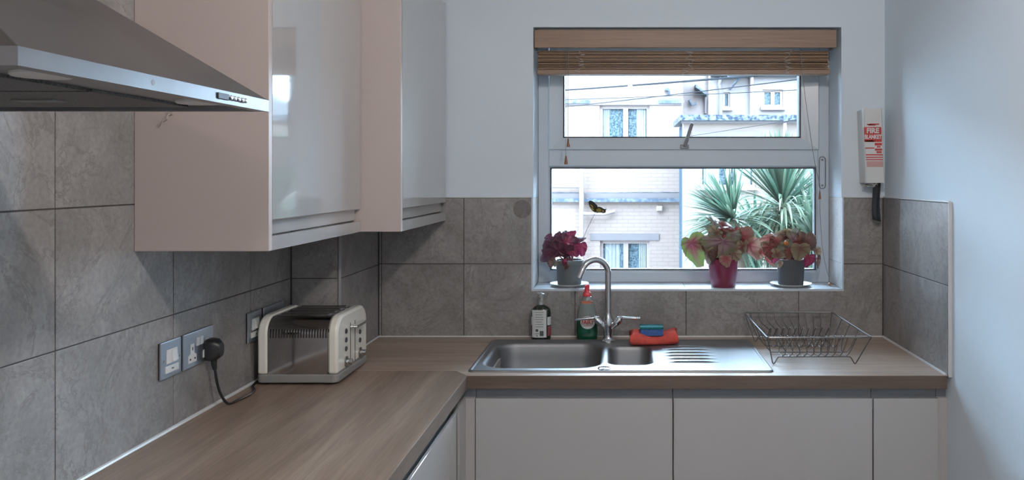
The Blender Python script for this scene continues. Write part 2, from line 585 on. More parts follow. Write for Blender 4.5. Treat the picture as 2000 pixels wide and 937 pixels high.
# boxing
bx('grout', (XT_L, BOX_X - 0.003, BOX_Y + 0.0022, BOX_Y + 0.009, ZW - 0.03, ZC), 'grout', w_box)
bx('grout', (BOX_X - 0.009, BOX_X - 0.0022, BOX_Y + 0.003, YW_B, ZW - 0.03, ZC), 'grout', w_box)
for z0, z1 in zip(ROWS, ROWS[1:]):
    tile(w_box, '-Y', XT_L + 0.004, BOX_X - 0.009, z0, z1, BOX_Y)
    tile(w_box, '+X', BOX_Y + 0.006, YT_B - 0.004, z0, z1, BOX_X)
t = B().prism(rrect(BOX_X - 0.010, BOX_X + 0.001, BOX_Y - 0.001, BOX_Y + 0.008, 0.004, 4), 'Z', ZW, ZC)
struct(t.build('trim_1', plain('grey_corner_trim', (0.30, 0.30, 0.31), 0.3), None, smooth=True), 'grey tile corner trim on the boxed-in corner', 'trim')
# back wall
GB = holes(B(), BOX_X, XT_R + 0.008, ZW - 0.03, ZTT - 0.001, [(WX0 - 0.006, WX1 + 0.006, WZ0 - 0.008, ZTT)],
           lambda b, a, c, d, e: b.box(a, c, YT_B + 0.0022, YW_B, d, e))
GB.build('grout', 'grout', w_back)
XJ = [BOX_X + 0.011, -0.5846, -0.167, 0.250, 0.673, XT_R - 0.002]
ZJ = 1.184
def back_tile(x0, x1, z0, z1):
    """cut round the window opening"""
    wx0, wx1, wz = WX0 - 0.006, WX1 + 0.006, WZ0 - 0.008
    if z1 <= wz or x1 <= wx0 or x0 >= wx1:
        return tile(w_back, '-Y', x0, x1, z0, z1, YT_B)
    a0, a1, c0, c1 = x0 + J, x1 - J, z0 + J, z1 - J
    b = B()
    def mk(b, a, c, d, e):
        b.box(a, c, YT_B, YT_B + 0.0085, d, e)
    h = (max(a0, wx0), min(a1, wx1), max(c0, wz), c1)
    holes(b, a0, a1, c0, c1, [h], mk)
    if b.v:
        b.build('tile', 'tile', w_back)
for x0, x1 in zip(XJ, XJ[1:]):
    back_tile(x0, x1, ROWS[0], ZJ)
    back_tile(x0, x1, ZJ, ZTT)
# sliver of tile in the corner
tile(w_back, '-Y', BOX_X + 0.001, BOX_X + 0.011, ROWS[0], ZJ, YT_B)
tile(w_back, '-Y', BOX_X + 0.001, BOX_X + 0.011, ZJ, ZTT, YT_B)
mk = P(1020, 408, YT_B)
sm = B().prism([(mk.x + 0.0345 * math.cos(k * PI / 18), mk.z + 0.0345 * math.sin(k * PI / 18)) for k in range(36)], 'Y', YT_B - 0.0005, YT_B + 0.0005)
sm.build('round_mark', tile_mat('round_mark_on_tile', (0.15, 0.138, 0.13), (0.175, 0.162, 0.152), (0.205, 0.19, 0.18), 0.35), w_back)
# right wall
YR_END = 2.464
bx('grout', (XT_R + 0.0022, XW_R, YR_END, YT_B + 0.006, ZW, ZTT - 0.001), 'grout', w_right)
yj = XL(1757, XT_R)
for y0, y1 in ((YR_END, yj), (yj, YT_B)):
    tile(w_right, '-X', y0, y1, ROWS[0], ZJ - 0.002, XT_R)
    tile(w_right, '-X', y0, y1, ZJ - 0.002, ZTT, XT_R)
struct(bx('trim_2', (XT_R - 0.0008, XW_R, YR_END - 0.006, YR_END - 0.0002, ZW - 0.002, ZTT + 0.003), 'silicone', bevel=0.001), 'white upright edge trim where the right wall tiles stop', 'trim')
struct(bx('trim_3', (XT_R - 0.0006, XW_R, YR_END, YT_B, ZTT, ZTT + 0.006), 'silicone', bevel=0.002), 'white bead on top of the right wall tiles', 'trim')
t = B().box(BOX_X, WX0 - 0.006, YT_B - 0.0006, YW_B, ZTT, ZTT + 0.0045).box(WX1 + 0.006, XT_R - 0.001, YT_B - 0.0006, YW_B, ZTT, ZTT + 0.0045)
struct(t.build('trim_4', 'silicone'), 'thin white bead on top of the back wall tiles', 'trim')
# white edge trim round the opening
t = B().box(WX0 - 0.006, WX1 + 0.006, YT_B - 0.0012, YT_B + 0.012, WZ0 - 0.008, WZ0 - 0.0005)
t.box(WX0 - 0.006, WX0 - 0.0005, YT_B - 0.0012, YT_B + 0.012, WZ0 - 0.0005, ZTT)
t.box(WX1 + 0.0005, WX1 + 0.006, YT_B - 0.0012, YT_B + 0.012, WZ0 - 0.0005, ZTT)
struct(t.build('trim_5', 'pvc'), 'white edge trim around the tiled window opening', 'trim')
# silicone beads along the worktop
def bead(n, pts, label, r=0.0055):
    return struct(B().tube(pts, r, 8).build('trim_%d' % n, 'silicone', None, smooth=True), label, 'trim')
bead(6, [(XT_L + 0.001, -0.5, ZW + 0.001), (XT_L + 0.001, BOX_Y - 0.003, ZW + 0.001)], 'white silicone bead between left wall and worktop')
bead(7, [(BOX_X + 0.001, BOX_Y, ZW + 0.001), (BOX_X + 0.001, YT_B - 0.001, ZW + 0.001), (XT_R - 0.001, YT_B - 0.001, ZW + 0.001)],
     'thin silicone bead along the back of the sink worktop', 0.0035)
bead(8, [(XT_R - 0.001, YT_B - 0.004, ZW + 0.001), (XT_R - 0.001, 2.478, ZW + 0.001)], 'white silicone bead between right wall tiles and worktop', 0.0050)

# sill and reveals in paler tile than the walls, daylight put into the colour
SJ = [WX0, -0.167, 0.250, 0.673, WX1]
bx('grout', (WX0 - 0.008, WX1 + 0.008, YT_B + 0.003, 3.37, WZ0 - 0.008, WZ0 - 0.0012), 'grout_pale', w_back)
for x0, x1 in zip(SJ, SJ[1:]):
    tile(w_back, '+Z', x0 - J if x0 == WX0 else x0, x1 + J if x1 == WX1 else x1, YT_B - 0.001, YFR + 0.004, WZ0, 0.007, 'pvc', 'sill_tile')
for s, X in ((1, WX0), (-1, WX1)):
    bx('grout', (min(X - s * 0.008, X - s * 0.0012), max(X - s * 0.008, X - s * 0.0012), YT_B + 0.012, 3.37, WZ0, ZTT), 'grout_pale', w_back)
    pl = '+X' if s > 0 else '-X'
    tile(w_back, pl, YT_B + 0.011, YFR + 0.004, WZ0, ZJ, X, 0.007, 'tile_pale_daylit', 'reveal_tile')
    tile(w_back, pl, YT_B + 0.011, YFR + 0.004, ZJ, ZTT, X, 0.007, 'tile_pale_daylit', 'reveal_tile')
    bx('plaster_reveal', (min(X, X - s * 0.008), max(X, X - s * 0.008), YW_B, 3.37, ZTT, WZ1), 'plaster', w_back)

# ------------------------------------------------------------------ window
S2 = F / YFR
def wx(px, Y=YFR): return (px - 1210) * Y / F
def wz(py, Y=YFR): return CAMZ - (py - 345) * Y / F
win = bpy.data.objects.new('window_1', None); COL.objects.link(win)
win.location = (0.25, YFR, WZ0); ORG['window_1'] = Vector(win.location)
struct(win, 'white plastic window with an opening top light above a fixed pane', 'window')
FX0, FX1, FZ0, FZ1 = WX0 + 0.001, WX1 - 0.001, WZ0 + 0.0005, WZ1 - 0.0005
LX0, LX1, LZ0, LZ1 = wx(1074), wx(1595), wz(528), wz(327)
SX0, SX1, SZ0, SZ1 = wx(1073.5), wx(1598), wz(292), wz(78)
def ring(b, x0, x1, z0, z1, i0, i1, j0, j1, y0, y1, ch=0.0):
    """mitred frame: outer rectangle, inner rectangle, chamfered towards the glass"""
    o = [(x0, z0), (x1, z0), (x1, z1), (x0, z1)]
    n = [(i0, j0), (i1, j0), (i1, j1), (i0, j1)]
    v = [(x, y0, z) for x, z in o] + [(x, y0 + ch, z) for x, z in n] + [(x, y1, z) for x, z in n] + [(x, y1, z) for x, z in o]
    f = []
    for i in range(4):
        k = (i + 1) % 4
        f += [(i, k, 4 + k, 4 + i), (4 + i, 4 + k, 8 + k, 8 + i), (8 + i, 8 + k, 12 + k, 12 + i), (12 + i, 12 + k, k, i)]
    return b.add(v, f)
fb = ring(B(), FX0, FX1, FZ0, FZ1, LX0 - 0.005, LX1 + 0.005, LZ0 - 0.005, SZ1 - 0.004, YFR, YFR + 0.075)
fb.build('frame', 'pvc', win, bevel=0.002)
bx('transom', (LX0 - 0.005, LX1 + 0.005, YFR + 0.0005, YFR + 0.07, LZ1 + 0.005, SZ0 + 0.004), 'pvc', win, bevel=0.003)
ring(B(), LX0 - 0.005, LX1 + 0.005, LZ0 - 0.005, LZ1 + 0.005, LX0, LX1, LZ0, LZ1, YFR + 0.004, YFR + 0.06, 0.010).build('glazing_bead', 'pvc', win)
ring(B(), LX0, LX1, LZ0, LZ1, LX0 + 0.0045, LX1 - 0.0045, LZ0 + 0.0045, LZ1 - 0.0045, YFR + 0.014, YFR + 0.05).build('gasket', 'black_gasket', win)
bx('pane', (LX0 + 0.002, LX1 - 0.002, YFR + 0.028, YFR + 0.032, LZ0 + 0.002, LZ1 - 0.002), 'glass', win)
IX0, IX1, IZ0, IZ1 = wx(1100), wx(1564), wz(269), wz(100)
sash = ring(B(), SX0, SX1, SZ0, SZ1, IX0, IX1, IZ0, IZ1, YFR - 0.012, YFR + 0.055, 0.014).build('sash', 'pvc', win, bevel=0.002)
ring(B(), IX0, IX1, IZ0, IZ1, IX0 + 0.0045, IX1 - 0.0045, IZ0 + 0.0045, IZ1 - 0.0045, YFR + 0.003, YFR + 0.05).build('gasket', 'black_gasket', sash)
bx('pane', (IX0 + 0.002, IX1 - 0.002, YFR + 0.020, YFR + 0.024, IZ0 + 0.002, IZ1 - 0.002), 'glass', sash)
# dark strip painting the shadow line down the right of the sash
bx('shadow_strip', (SX1 - 0.0005, SX1 + 0.0028, YFR - 0.001, YFR + 0.02, SZ0 + 0.0, SZ1), 'black_gasket', sash)
# stay handle on the sash
h0, h1 = P(1337, 287, YFR - 0.02), P(1352, 240, YFR - 0.045)
hb = B().box(h0.x - 0.017, h0.x + 0.017, YFR - 0.020, YFR - 0.0121, h0.z - 0.006, h0.z + 0.010)
hd = hb.build('handle_base', 'rail', win, bevel=0.002)
d = (h1 - h0).normalized(); n_ = Vector((d.z, 0, -d.x)) * 0.0075; t_ = Vector((0, 0.005, 0))
hv = [h0 - n_ - t_, h0 + n_ - t_, h1 + n_ - t_, h1 - n_ - t_, h0 - n_ + t_, h0 + n_ + t_, h1 + n_ + t_, h1 - n_ + t_]
B().add(hv, [(0, 1, 2, 3), (7, 6, 5, 4), (0, 4, 5, 1), (1, 5, 6, 2), (2, 6, 7, 3), (3, 7, 4, 0)]).build('handle', 'rail', win, bevel=0.004)

# ------------------------------------------------------------------ outside ground
struct(bx('ground', (-40, 40, 3.6, 60, -3.1, -3.0), plain('yard_paving', (0.252, 0.2592, 0.2592), 0.9, var=0.2, scale=1.0)), 'grey yard outside between the houses', 'ground')

# ------------------------------------------------------------------ ceiling bulbs (above the frame)
BULB_R = 0.034
def ceiling_bulb(x, y, label, watt):
    """batten holder with a bare frosted bulb; the bulb itself gives the light"""
    t = thing('ceiling_light', label, 'ceiling light', (x, y, ZC))
    B().lathe([(0.050, -0.0005), (0.050, -0.012), (0.040, -0.018), (0.020, -0.022), (0.020, -0.040), (0.001, -0.040)], (x, y, ZC), 28).build('batten_holder', 'white_plastic', t, smooth=40)
    m = emit('frosted_bulb', LAMP_RGB, watt / (4 * PI * PI * BULB_R ** 2))
    pr = [(0.001, -0.0405), (0.014, -0.041), (0.018, -0.050)] + [(BULB_R * math.sin(a * PI / 12), -0.086 + BULB_R * math.cos(a * PI / 12)) for a in range(3, 12)] + [(0.001, -0.086 - BULB_R)]
    B().lathe(pr, (x, y, ZC), 20).build('bulb', m, t, smooth=60)
ceiling_bulb(0.30, 0.90, 'bare ceiling bulb between the hood and the right wall', LAMP_W)
ceiling_bulb(0.10, -1.20, 'added unseen fill bulb near the wall opposite the window', LAMP_W * 0.7)  # second bulb, added out of view as fill light

# ================================================================== WORKTOPS AND BASE UNITS
YF, XF = 2.475, -0.4616                          # worktop front edges
SKX0, SKX1, SKY0, SKY1 = -0.468, 0.476, 2.513, 3.000   # sink outline
TH = 0.040
bwls = holes(B(), -0.905, XT_R, 2.475, YT_B, [(SKX0 + 0.02, SKX1 - 0.02, SKY0 + 0.02, SKY1 - 0.02)],
             lambda b, a, c, d, e: b.box(a, c, d, e, ZW - TH, ZW))
# the sink run: a mitred corner piece on the left, cut out for the sink
wt = thing('worktop', 'oak-effect worktop holding the sink under the window', 'worktop', (0.26, 2.8, ZW - TH))
b = B()
x_l = BOX_X + 0.0005
holes(b, XF, XT_R - 0.0005, YF, YT_B - 0.0005, [(SKX0 + 0.025, SKX1 - 0.02, SKY0 + 0.02, SKY1 - 0.02)],
      lambda b, a, c, d, e: b.box(a, c, d, e, ZW - TH, ZW))
b.prism([(x_l, 2.535), (-0.505, 2.535), (XF, YF), (XF, YT_B - 0.0005), (x_l, YT_B - 0.0005)], 'Z', ZW - TH, ZW)
b.build('top', 'oak_x_daylit', wt)
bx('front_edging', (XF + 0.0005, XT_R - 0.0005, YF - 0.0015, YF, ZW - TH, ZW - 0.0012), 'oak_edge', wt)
wl = thing('worktop', 'long oak-effect worktop along the tiled wall under the toaster', 'worktop', (-0.76, 1.4, ZW - TH))
b = B().prism([(XT_L + 0.0005, 0.1), (XF, 0.1), (XF, YF - 0.0005), (-0.505, 2.534), (x_l, 2.534), (x_l, BOX_Y - 0.0005), (XT_L + 0.0005, BOX_Y - 0.0005)], 'Z', ZW - TH, ZW)
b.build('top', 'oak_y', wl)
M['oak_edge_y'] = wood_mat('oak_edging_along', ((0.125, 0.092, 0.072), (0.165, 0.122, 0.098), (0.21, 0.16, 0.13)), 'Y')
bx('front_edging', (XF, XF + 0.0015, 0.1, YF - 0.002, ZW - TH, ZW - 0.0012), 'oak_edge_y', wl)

ZDT = 0.838                                      # top of the doors
YD, XD = 2.483, -0.466                           # door faces
def jdoor(b, axis, face, a0, a1, z0, z1, t=0.021):
    """door whose top edge is a scooped finger pull; sits behind the face plane"""
    prof = [(0, z0), (0, z1 - 0.0006), (0.0006, z1), (0.0075, z1)]
    prof += [(0.0075 + 0.0005, z1 - 0.030), (0.011, z1 - 0.036), (t, z1 - 0.037), (t, z0)]
    if axis == 'X':        # faces -Y, extruded along X
        b.prism([(face + u, z) for u, z in prof], 'X', a0, a1)
    else:                  # faces +X, extruded along Y
        v = []
        n = len(prof)
        vs_ = [(face - u, a0, z) for u, z in prof] + [(face - u, a1, z) for u, z in prof]
        fs = [tuple(range(n)), tuple(range(n, 2 * n))[::-1]] + [(i, n + i, n + (i + 1) % n, (i + 1) % n) for i in range(n)]
        b.add(vs_, fs)
    return b

def base_unit(x0, x1, label):
    t = thing('base_cabinet', label, 'cabinet', ((x0 + x1) / 2, 2.78, 0))
    yb = 3.06
    b = B().box(x0 + 0.0008, x0 + 0.018, 2.506, yb, 0.15, ZW - TH).box(x1 - 0.018, x1 - 0.0008, 2.506, yb, 0.15, ZW - TH)
    b.box(x0 + 0.018, x1 - 0.018, 2.506, yb, 0.15, 0.168).box(x0 + 0.018, x1 - 0.018, yb - 0.008, yb, 0.168, ZW - TH)
    b.build('carcass', 'carcass', t)
    jdoor(B(), 'X', YD, x0 + 0.002, x1 - 0.002, 0.155, ZDT).build('door', 'gloss', t)
    bx('handle_rail', (x0 + 0.001, x1 - 0.001, 2.5055, 2.520, ZDT - 0.036, ZW - TH - 0.0005), 'rail', t)
    bx('plinth', (x0, x1, 2.54, 2.556, 0, 0.149), 'carcass', t)
    return t
base_unit(-0.4385, 0.1625, 'wide gloss base cabinet under the sink bowls beside the corner post')
base_unit(0.1630, 0.7690, 'wide gloss base cabinet under the sink drainer')
base_unit(0.7695, 0.9685, 'narrow gloss base cabinet under the dish rack by the right wall')
t = thing('end_filler', 'narrow grey-beige filler strip between narrow cabinet and right wall', 'filler panel', (0.98, 2.5, 0.0))
bx('front_strip', (0.9692, 0.9985, 2.492, 2.512, 0.15, ZDT), 'carcass', t)
bx('top_strip', (0.9692, 0.9985, 2.506, 2.518, ZDT, ZW - TH - 0.0005), 'rail', t)
bx('plinth', (0.9692, 0.9985, 2.54, 2.556, 0, 0.15), 'carcass', t)
t = thing('corner_post', 'upright corner post where the two runs of base cabinets meet', 'corner post', (-0.455, 2.49, 0.0))
bx('front_strip', (XD - 0.002, -0.4393, YD + 0.002, 2.505, 0.15, ZDT), 'carcass', t, bevel=0.001)
bx('side_strip', (XD - 0.020, XD - 0.002, 2.386, 2.505, 0.15, ZDT), 'carcass', t, bevel=0.001)
bx('top_strip', (XD - 0.040, -0.4393, 2.5065, 2.5195, 0.80, ZW - TH - 0.0005), 'rail', t)
bx('side_top_strip', (XD - 0.040, XD - 0.024, 2.386, 2.506, 0.80, ZW - TH - 0.0005), 'rail', t)

def left_unit(y0, y1, label):
    t = thing('base_cabinet', label, 'cabinet', (-0.76, (y0 + y1) / 2, 0))
    xb = -1.055
    b = B().box(xb, XD - 0.023, y0 + 0.0008, y0 + 0.018, 0.15, ZW - TH).box(xb, XD - 0.023, y1 - 0.018, y1 - 0.0008, 0.15, ZW - TH)
    b.box(xb, XD - 0.023, y0 + 0.018, y1 - 0.018, 0.15, 0.168).box(xb, xb + 0.008, y0 + 0.018, y1 - 0.018, 0.168, ZW - TH)
    b.build('carcass', 'carcass', t)
    jdoor(B(), 'Y', XD, y0 + 0.002, y1 - 0.002, 0.155, ZDT).build('door', 'gloss', t)
    bx('handle_rail', (XD - 0.040, XD - 0.0235, y0 + 0.001, y1 - 0.001, ZDT - 0.036, ZW - TH - 0.0005), 'rail', t)
    bx('rail_end_cap', (XD - 0.0222, XD - 0.004, y1 - 0.0016, y1 - 0.0002, ZDT - 0.032, ZDT + 0.012), plain('end_cap_grey', (0.25, 0.25, 0.26), 0.4), t)
    bx('plinth', (XD - 0.075, XD - 0.059, y0, y1, 0, 0.149), 'carcass', t)
    return t
left_unit(1.784, 2.384, 'gloss base cabinet of the left run beside the corner post')
left_unit(1.182, 1.782, 'gloss base cabinet of the left run below the extractor hood')
left_unit(0.580, 1.180, 'gloss base cabinet of the left run at its open end')

# ================================================================== WALL CABINETS
def wall_unit(x_back, xf, y0, y1, label, end_panel=True):
    z0, z1 = 1.347, 2.16
    t = thing('wall_cabinet', label, 'cabinet', ((x_back + xf) / 2, (y0 + y1) / 2, z0))
    dt = 0.021
    zp = z0 + 0.032
    bx('carcass', (x_back + 0.0006, xf - dt - 0.001, y0 + 0.0185, y1, zp + 0.001, z1), 'carcass', t)
    bx('end_panel', (x_back + 0.0006, xf, y0, y0 + 0.018, z0 if end_panel else zp + 0.0015, z1), 'panel', t, bevel=0.001)
    # door: its foot is scooped back into a finger pull
    zd = 1.4135
    prof = [(0, z1), (0, zd + 0.003), (0.003, zd), (0.007, zd + 0.004), (0.009, zd + 0.024), (0.013, zd + 0.028), (0.0155, zd + 0.020), (0.0165, zp + 0.003), (dt, zp + 0.003), (dt, z1)]
    n = len(prof)
    a0, a1 = y0 + 0.020, y1 - 0.002
    vs_ = [(xf - u, a0, z) for u, z in prof] + [(xf - u, a1, z) for u, z in prof]
    fs = [tuple(range(n))[::-1], tuple(range(n, 2 * n))] + [(i, (i + 1) % n, n + (i + 1) % n, n + i) for i in range(n)]
    b = B().add(vs_, fs)
    b.build('door', 'gloss', t, smooth=35)
    bx('pelmet', (xf - 0.018, xf, (y0 + 0.0185) if end_panel else y0, y1, z0, zp), 'gloss', t, bevel=0.0008)
    if not end_panel:
        bx('pelmet_return', (x_back + 0.12, xf - 0.0185, y0, y0 + 0.018, z0, zp), 'panel', t, bevel=0.0008)
    return t
wall_unit(XT_L, -0.7716, 1.800, 2.438, 'glossy wall cabinet with beige end panel next to the extractor hood')
wall_unit(BOX_X, -0.652, 2.440, 3.070, 'deeper glossy wall cabinet in the corner beside the window')

# ================================================================== EXTRACTOR HOOD
HX, HY0, HY1, HZ0, HZ1 = -0.570, 0.775, 1.330, 1.6165, 1.6350
t = thing('extractor_hood', 'stainless steel chimney extractor hood on the tiled wall', 'extractor hood', (-0.82, 1.055, HZ0))
xb = XT_L + 0.0006
ring_ = B()
ring_.box(HX - 0.018, HX, HY0, HY1, HZ0, HZ1).box(xb, HX - 0.018, HY0, HY0 + 0.016, HZ0, HZ1).box(xb, HX - 0.018, HY1 - 0.016, HY1, HZ0, HZ1)
ring_.box(xb, xb + 0.016, HY0 + 0.016, HY1 - 0.016, HZ0, HZ1)
ring_.build('rim', 'steel_y', t)
cz, cx, cy0, cy1 = 1.822, -0.850, 0.930, 1.180
cn = B().add([(xb, HY0, HZ1), (HX, HY0, HZ1), (HX, HY1, HZ1), (xb, HY1, HZ1), (xb, cy0, cz), (cx, cy0, cz), (cx, cy1, cz), (xb, cy1, cz)],
             [(3, 2, 1, 0), (4, 5, 6, 7), (0, 1, 5, 4), (1, 2, 6, 5), (2, 3, 7, 6), (3, 0, 4, 7)])
cn.build('canopy', 'hood_canopy', t, bevel=0.0012)
bx('chimney', (xb, cx, cy0, cy1, cz, ZC - 0.0006), 'hood_canopy', t, bevel=0.001)
bx('underside_panel', (xb + 0.016, HX - 0.018, HY0 + 0.016, HY1 - 0.016, HZ0 + 0.008, HZ0 + 0.012), 'steel_y', t)
for k in range(2):
    y0 = HY0 + 0.035 + k * 0.245
    f = bx('grease_filter', (-1.00, -0.68, y0, y0 + 0.235, HZ0 + 0.004, HZ0 + 0.0078), 'filter', t)
    bx('filter_handle', (-0.86, -0.80, y0 + 0.10, y0 + 0.13, HZ0 + 0.002, HZ0 + 0.0039), 'steel', f)
for k in range(2):
    B().lathe([(0.0005, 0), (0.028, 0), (0.030, 0.002), (0.030, 0.0045)], (-0.632, HY0 + 0.12 + 0.33 * k, HZ0 + 0.0035), 24).build('hood_lamp', 'white_plastic', t, smooth=True)
bz = (HZ0 + HZ1) / 2 + 0.0005
bx('button_display', (HX, HX + 0.0022, XL(424, HX), XL(445, HX), bz - 0.0045, bz + 0.0045), 'black', t, bevel=0.0008)
for k, px in enumerate((449, 456, 464, 471, 477)):
    y = XL(px, HX)
    B().tube([(HX, y, bz), (HX + 0.003, y, bz), (HX + 0.0042, y, bz)], [0.0036, 0.0036, 0.0022], 14).build('push_button', 'chrome', t, smooth=True)
B().tube([(HX, XL(299, HX), bz), (HX + 0.0005, XL(299, HX), bz)], [0.0036, 0.0034], 16).build('badge', 'rail', t)
# little hook on the end panel
hk = P(333, 222, 1.7985)
b = B().box(hk.x - 0.006, hk.x + 0.006, 1.7965, 1.7998, hk.z - 0.002, hk.z + 0.008)
b.tube([(hk.x, 1.797, hk.z), (hk.x, 1.785, hk.z - 0.006), (hk.x + 0.003, 1.780, hk.z - 0.014), (hk.x - 0.008, 1.784, hk.z - 0.019), (hk.x - 0.010, 1.787, hk.z - 0.014)], 0.0013, 6)
tag(b.build('cup_hook', plain('hook_white', (0.42, 0.37, 0.33), 0.4)), 'tiny hook screwed into the beige cabinet end panel', 'hook')

# ================================================================== SOCKETS
def plate(y0, y1, z0, z1, name, label):
    t = thing(name, label, 'socket' if 'socket' in name else 'switch', (XT_L, (y0 + y1) / 2, z0))
    bx('back_box_rim', (XT_L, XT_L + 0.003, y0 + 0.001, y1 - 0.001, z0 + 0.001, z1 - 0.001), 'black', t)
    bx('face_plate', (XT_L + 0.003, XT_L + 0.0075, y0, y1, z0, z1), 'steel_plate', t, bevel=0.0012)
    return t
PX = XT_L + 0.0075
def screw(t, y, z):
    B().tube([(PX, y, z), (PX + 0.0012, y, z)], [0.0028, 0.0022], 12).build('screw', 'chrome', t)
def spur(y0, z0, label, name='fused_switch'):
    t = plate(y0, y0 + 0.088, z0, z0 + 0.086, name, label)
    c = y0 + 0.047
    r = bx('switch_surround', (PX, PX + 0.0015, c - 0.025, c + 0.022, z0 + 0.033, z0 + 0.066), 'white_plastic', t, bevel=0.0006)
    B().add([(PX + 0.0015, c - 0.004, z0 + 0.036), (PX + 0.0015, c + 0.017, z0 + 0.036), (PX + 0.0015, c + 0.017, z0 + 0.063), (PX + 0.0015, c - 0.004, z0 + 0.063),
             (PX + 0.0065, c - 0.004, z0 + 0.037), (PX + 0.0065, c + 0.017, z0 + 0.037), (PX + 0.003, c + 0.017, z0 + 0.062), (PX + 0.003, c - 0.004, z0 + 0.062)],
            [(3, 2, 1, 0), (4, 5, 6, 7), (0, 1, 5, 4), (1, 2, 6, 5), (2, 3, 7, 6), (3, 0, 4, 7)]).build('rocker', 'white_plastic', t)
    fz = bx('fuse_cover', (PX, PX + 0.0025, c - 0.030, c + 0.026, z0 + 0.012, z0 + 0.028), 'white_plastic', t, bevel=0.0006)
    bx('fuse_slot', (PX + 0.0025, PX + 0.0029, c - 0.005, c + 0.003, z0 + 0.019, z0 + 0.0215), 'black', fz)
    screw(t, y0 + 0.011, z0 + 0.043); screw(t, y0 + 0.079, z0 + 0.043)
    return t
spur(1.892, 1.0385, 'square steel fused switch plate left of the socket with the black plug')
ZS = 1.0385
t = plate(1.990, 2.136, ZS, ZS + 0.086, 'double_socket', 'double steel wall socket with a black plug in it')
def pin_socket(t, yc, z0):
    s_ = B().prism([(yc - 0.019, z0 + 0.012), (yc + 0.019, z0 + 0.012), (yc + 0.019, z0 + 0.030), (yc + 0.008, z0 + 0.034), (yc + 0.008, z0 + 0.058), (yc - 0.008, z0 + 0.058), (yc - 0.008, z0 + 0.034), (yc - 0.019, z0 + 0.030)], 'X', PX, PX + 0.0016)
    s_ = s_.build('pin_cover', 'white_plastic', t, bevel=0.0005)
    for y, z, a, c in ((yc - 0.011, z0 + 0.021, 0.0032, 0.002), (yc + 0.011, z0 + 0.021, 0.0032, 0.002), (yc, z0 + 0.046, 0.002, 0.004)):
        bx('pin_hole', (PX + 0.0016, PX + 0.0019, y - a, y + a, z - c, z + c), 'black', s_)
pin_socket(t, 1.990 + 0.040, ZS)
pin_socket(t, 1.990 + 0.112, ZS)
for yc in (1.990 + 0.064, 1.990 + 0.082):
    bx('rocker', (PX, PX + 0.0042, yc - 0.0065, yc + 0.0065, ZS + 0.049, ZS + 0.070), 'white_plastic', t, bevel=0.0012)
spur(2.338, 1.034, 'steel fused switch plate right against the side of the toaster')
t = plate(2.440, 2.586, 1.034, 1.120, 'double_socket', 'double steel wall socket half hidden behind the toaster')
pin_socket(t, 2.48, 1.034); pin_socket(t, 2.552, 1.034)
# plug and flex of the toaster
PXF = PX + 0.0017
py_, pz_ = 2.108, 1.0385 + 0.026
t = thing('plug', 'black three-pin plug and flex in the double socket', 'plug', (PXF, py_, pz_ - 0.03))
pr = []
for (dx, w, h0_, h1_) in ((0.0, 0.021, -0.024, 0.030), (0.006, 0.023, -0.026, 0.031), (0.022, 0.021, -0.024, 0.029), (0.034, 0.013, -0.016, 0.020)):
    pr.append([(PXF + dx, py_ + u, pz_ + v) for u, v in [(x * 1.0, y) for x, y in rrect(-w, w, h0_, h1_, min(w, 0.013), 4)]])
nb = len(pr[0]); vs_ = [p for r_ in pr for p in r_]; fs = []
for i in range(len(pr) - 1):
    for j in range(nb):
        fs.append((i * nb + j, i * nb + (j + 1) % nb, (i + 1) * nb + (j + 1) % nb, (i + 1) * nb + j))
fs += [tuple(range(nb))[::-1], tuple(range((len(pr) - 1) * nb, len(pr) * nb))]
B().add(vs_, fs).build('plug_body', 'black', t, smooth=40)
B().tube([(PXF + 0.014, py_ - 0.001, pz_ - 0.022), (PXF + 0.014, py_, pz_ - 0.034), (PXF + 0.015, py_ + 0.002, pz_ - 0.050)], [0.0085, 0.0075, 0.0055], 10).build('strain_relief', 'black', t, smooth=True)
ctl = [Vector((PXF + 0.015, py_ + 0.002, pz_ - 0.046)), Vector((PXF + 0.018, py_ + 0.008, pz_ - 0.085)), Vector((PXF + 0.022, py_ + 0.022, pz_ - 0.122)),
       Vector((PXF + 0.030, py_ + 0.045, 0.9140)), Vector((PXF + 0.040, py_ + 0.085, 0.9140)), Vector((PXF + 0.045, py_ + 0.135, 0.9140)),
       Vector((PXF + 0.034, py_ + 0.19, 0.9140)), Vector((PXF + 0.012, py_ + 0.225, 0.9140)), Vector((PXF + 0.001, py_ + 0.30, 0.9160))]
def spline(c, n=8):
    out = []
    for i in range(len(c) - 1):
        p0, p1, p2, p3 = c[max(i - 1, 0)], c[i], c[i + 1], c[min(i + 2, len(c) - 1)]
        for k in range(n):
            u = k / n
            out.append(0.5 * ((2 * p1) + (p2 - p0) * u + (2 * p0 - 5 * p1 + 4 * p2 - p3) * u * u + (3 * p1 - p0 - 3 * p2 + p3) * u ** 3))
    out.append(c[-1])
    return out
B().tube(spline(ctl), 0.0035, 8).build('flex', 'black', t, smooth=True)

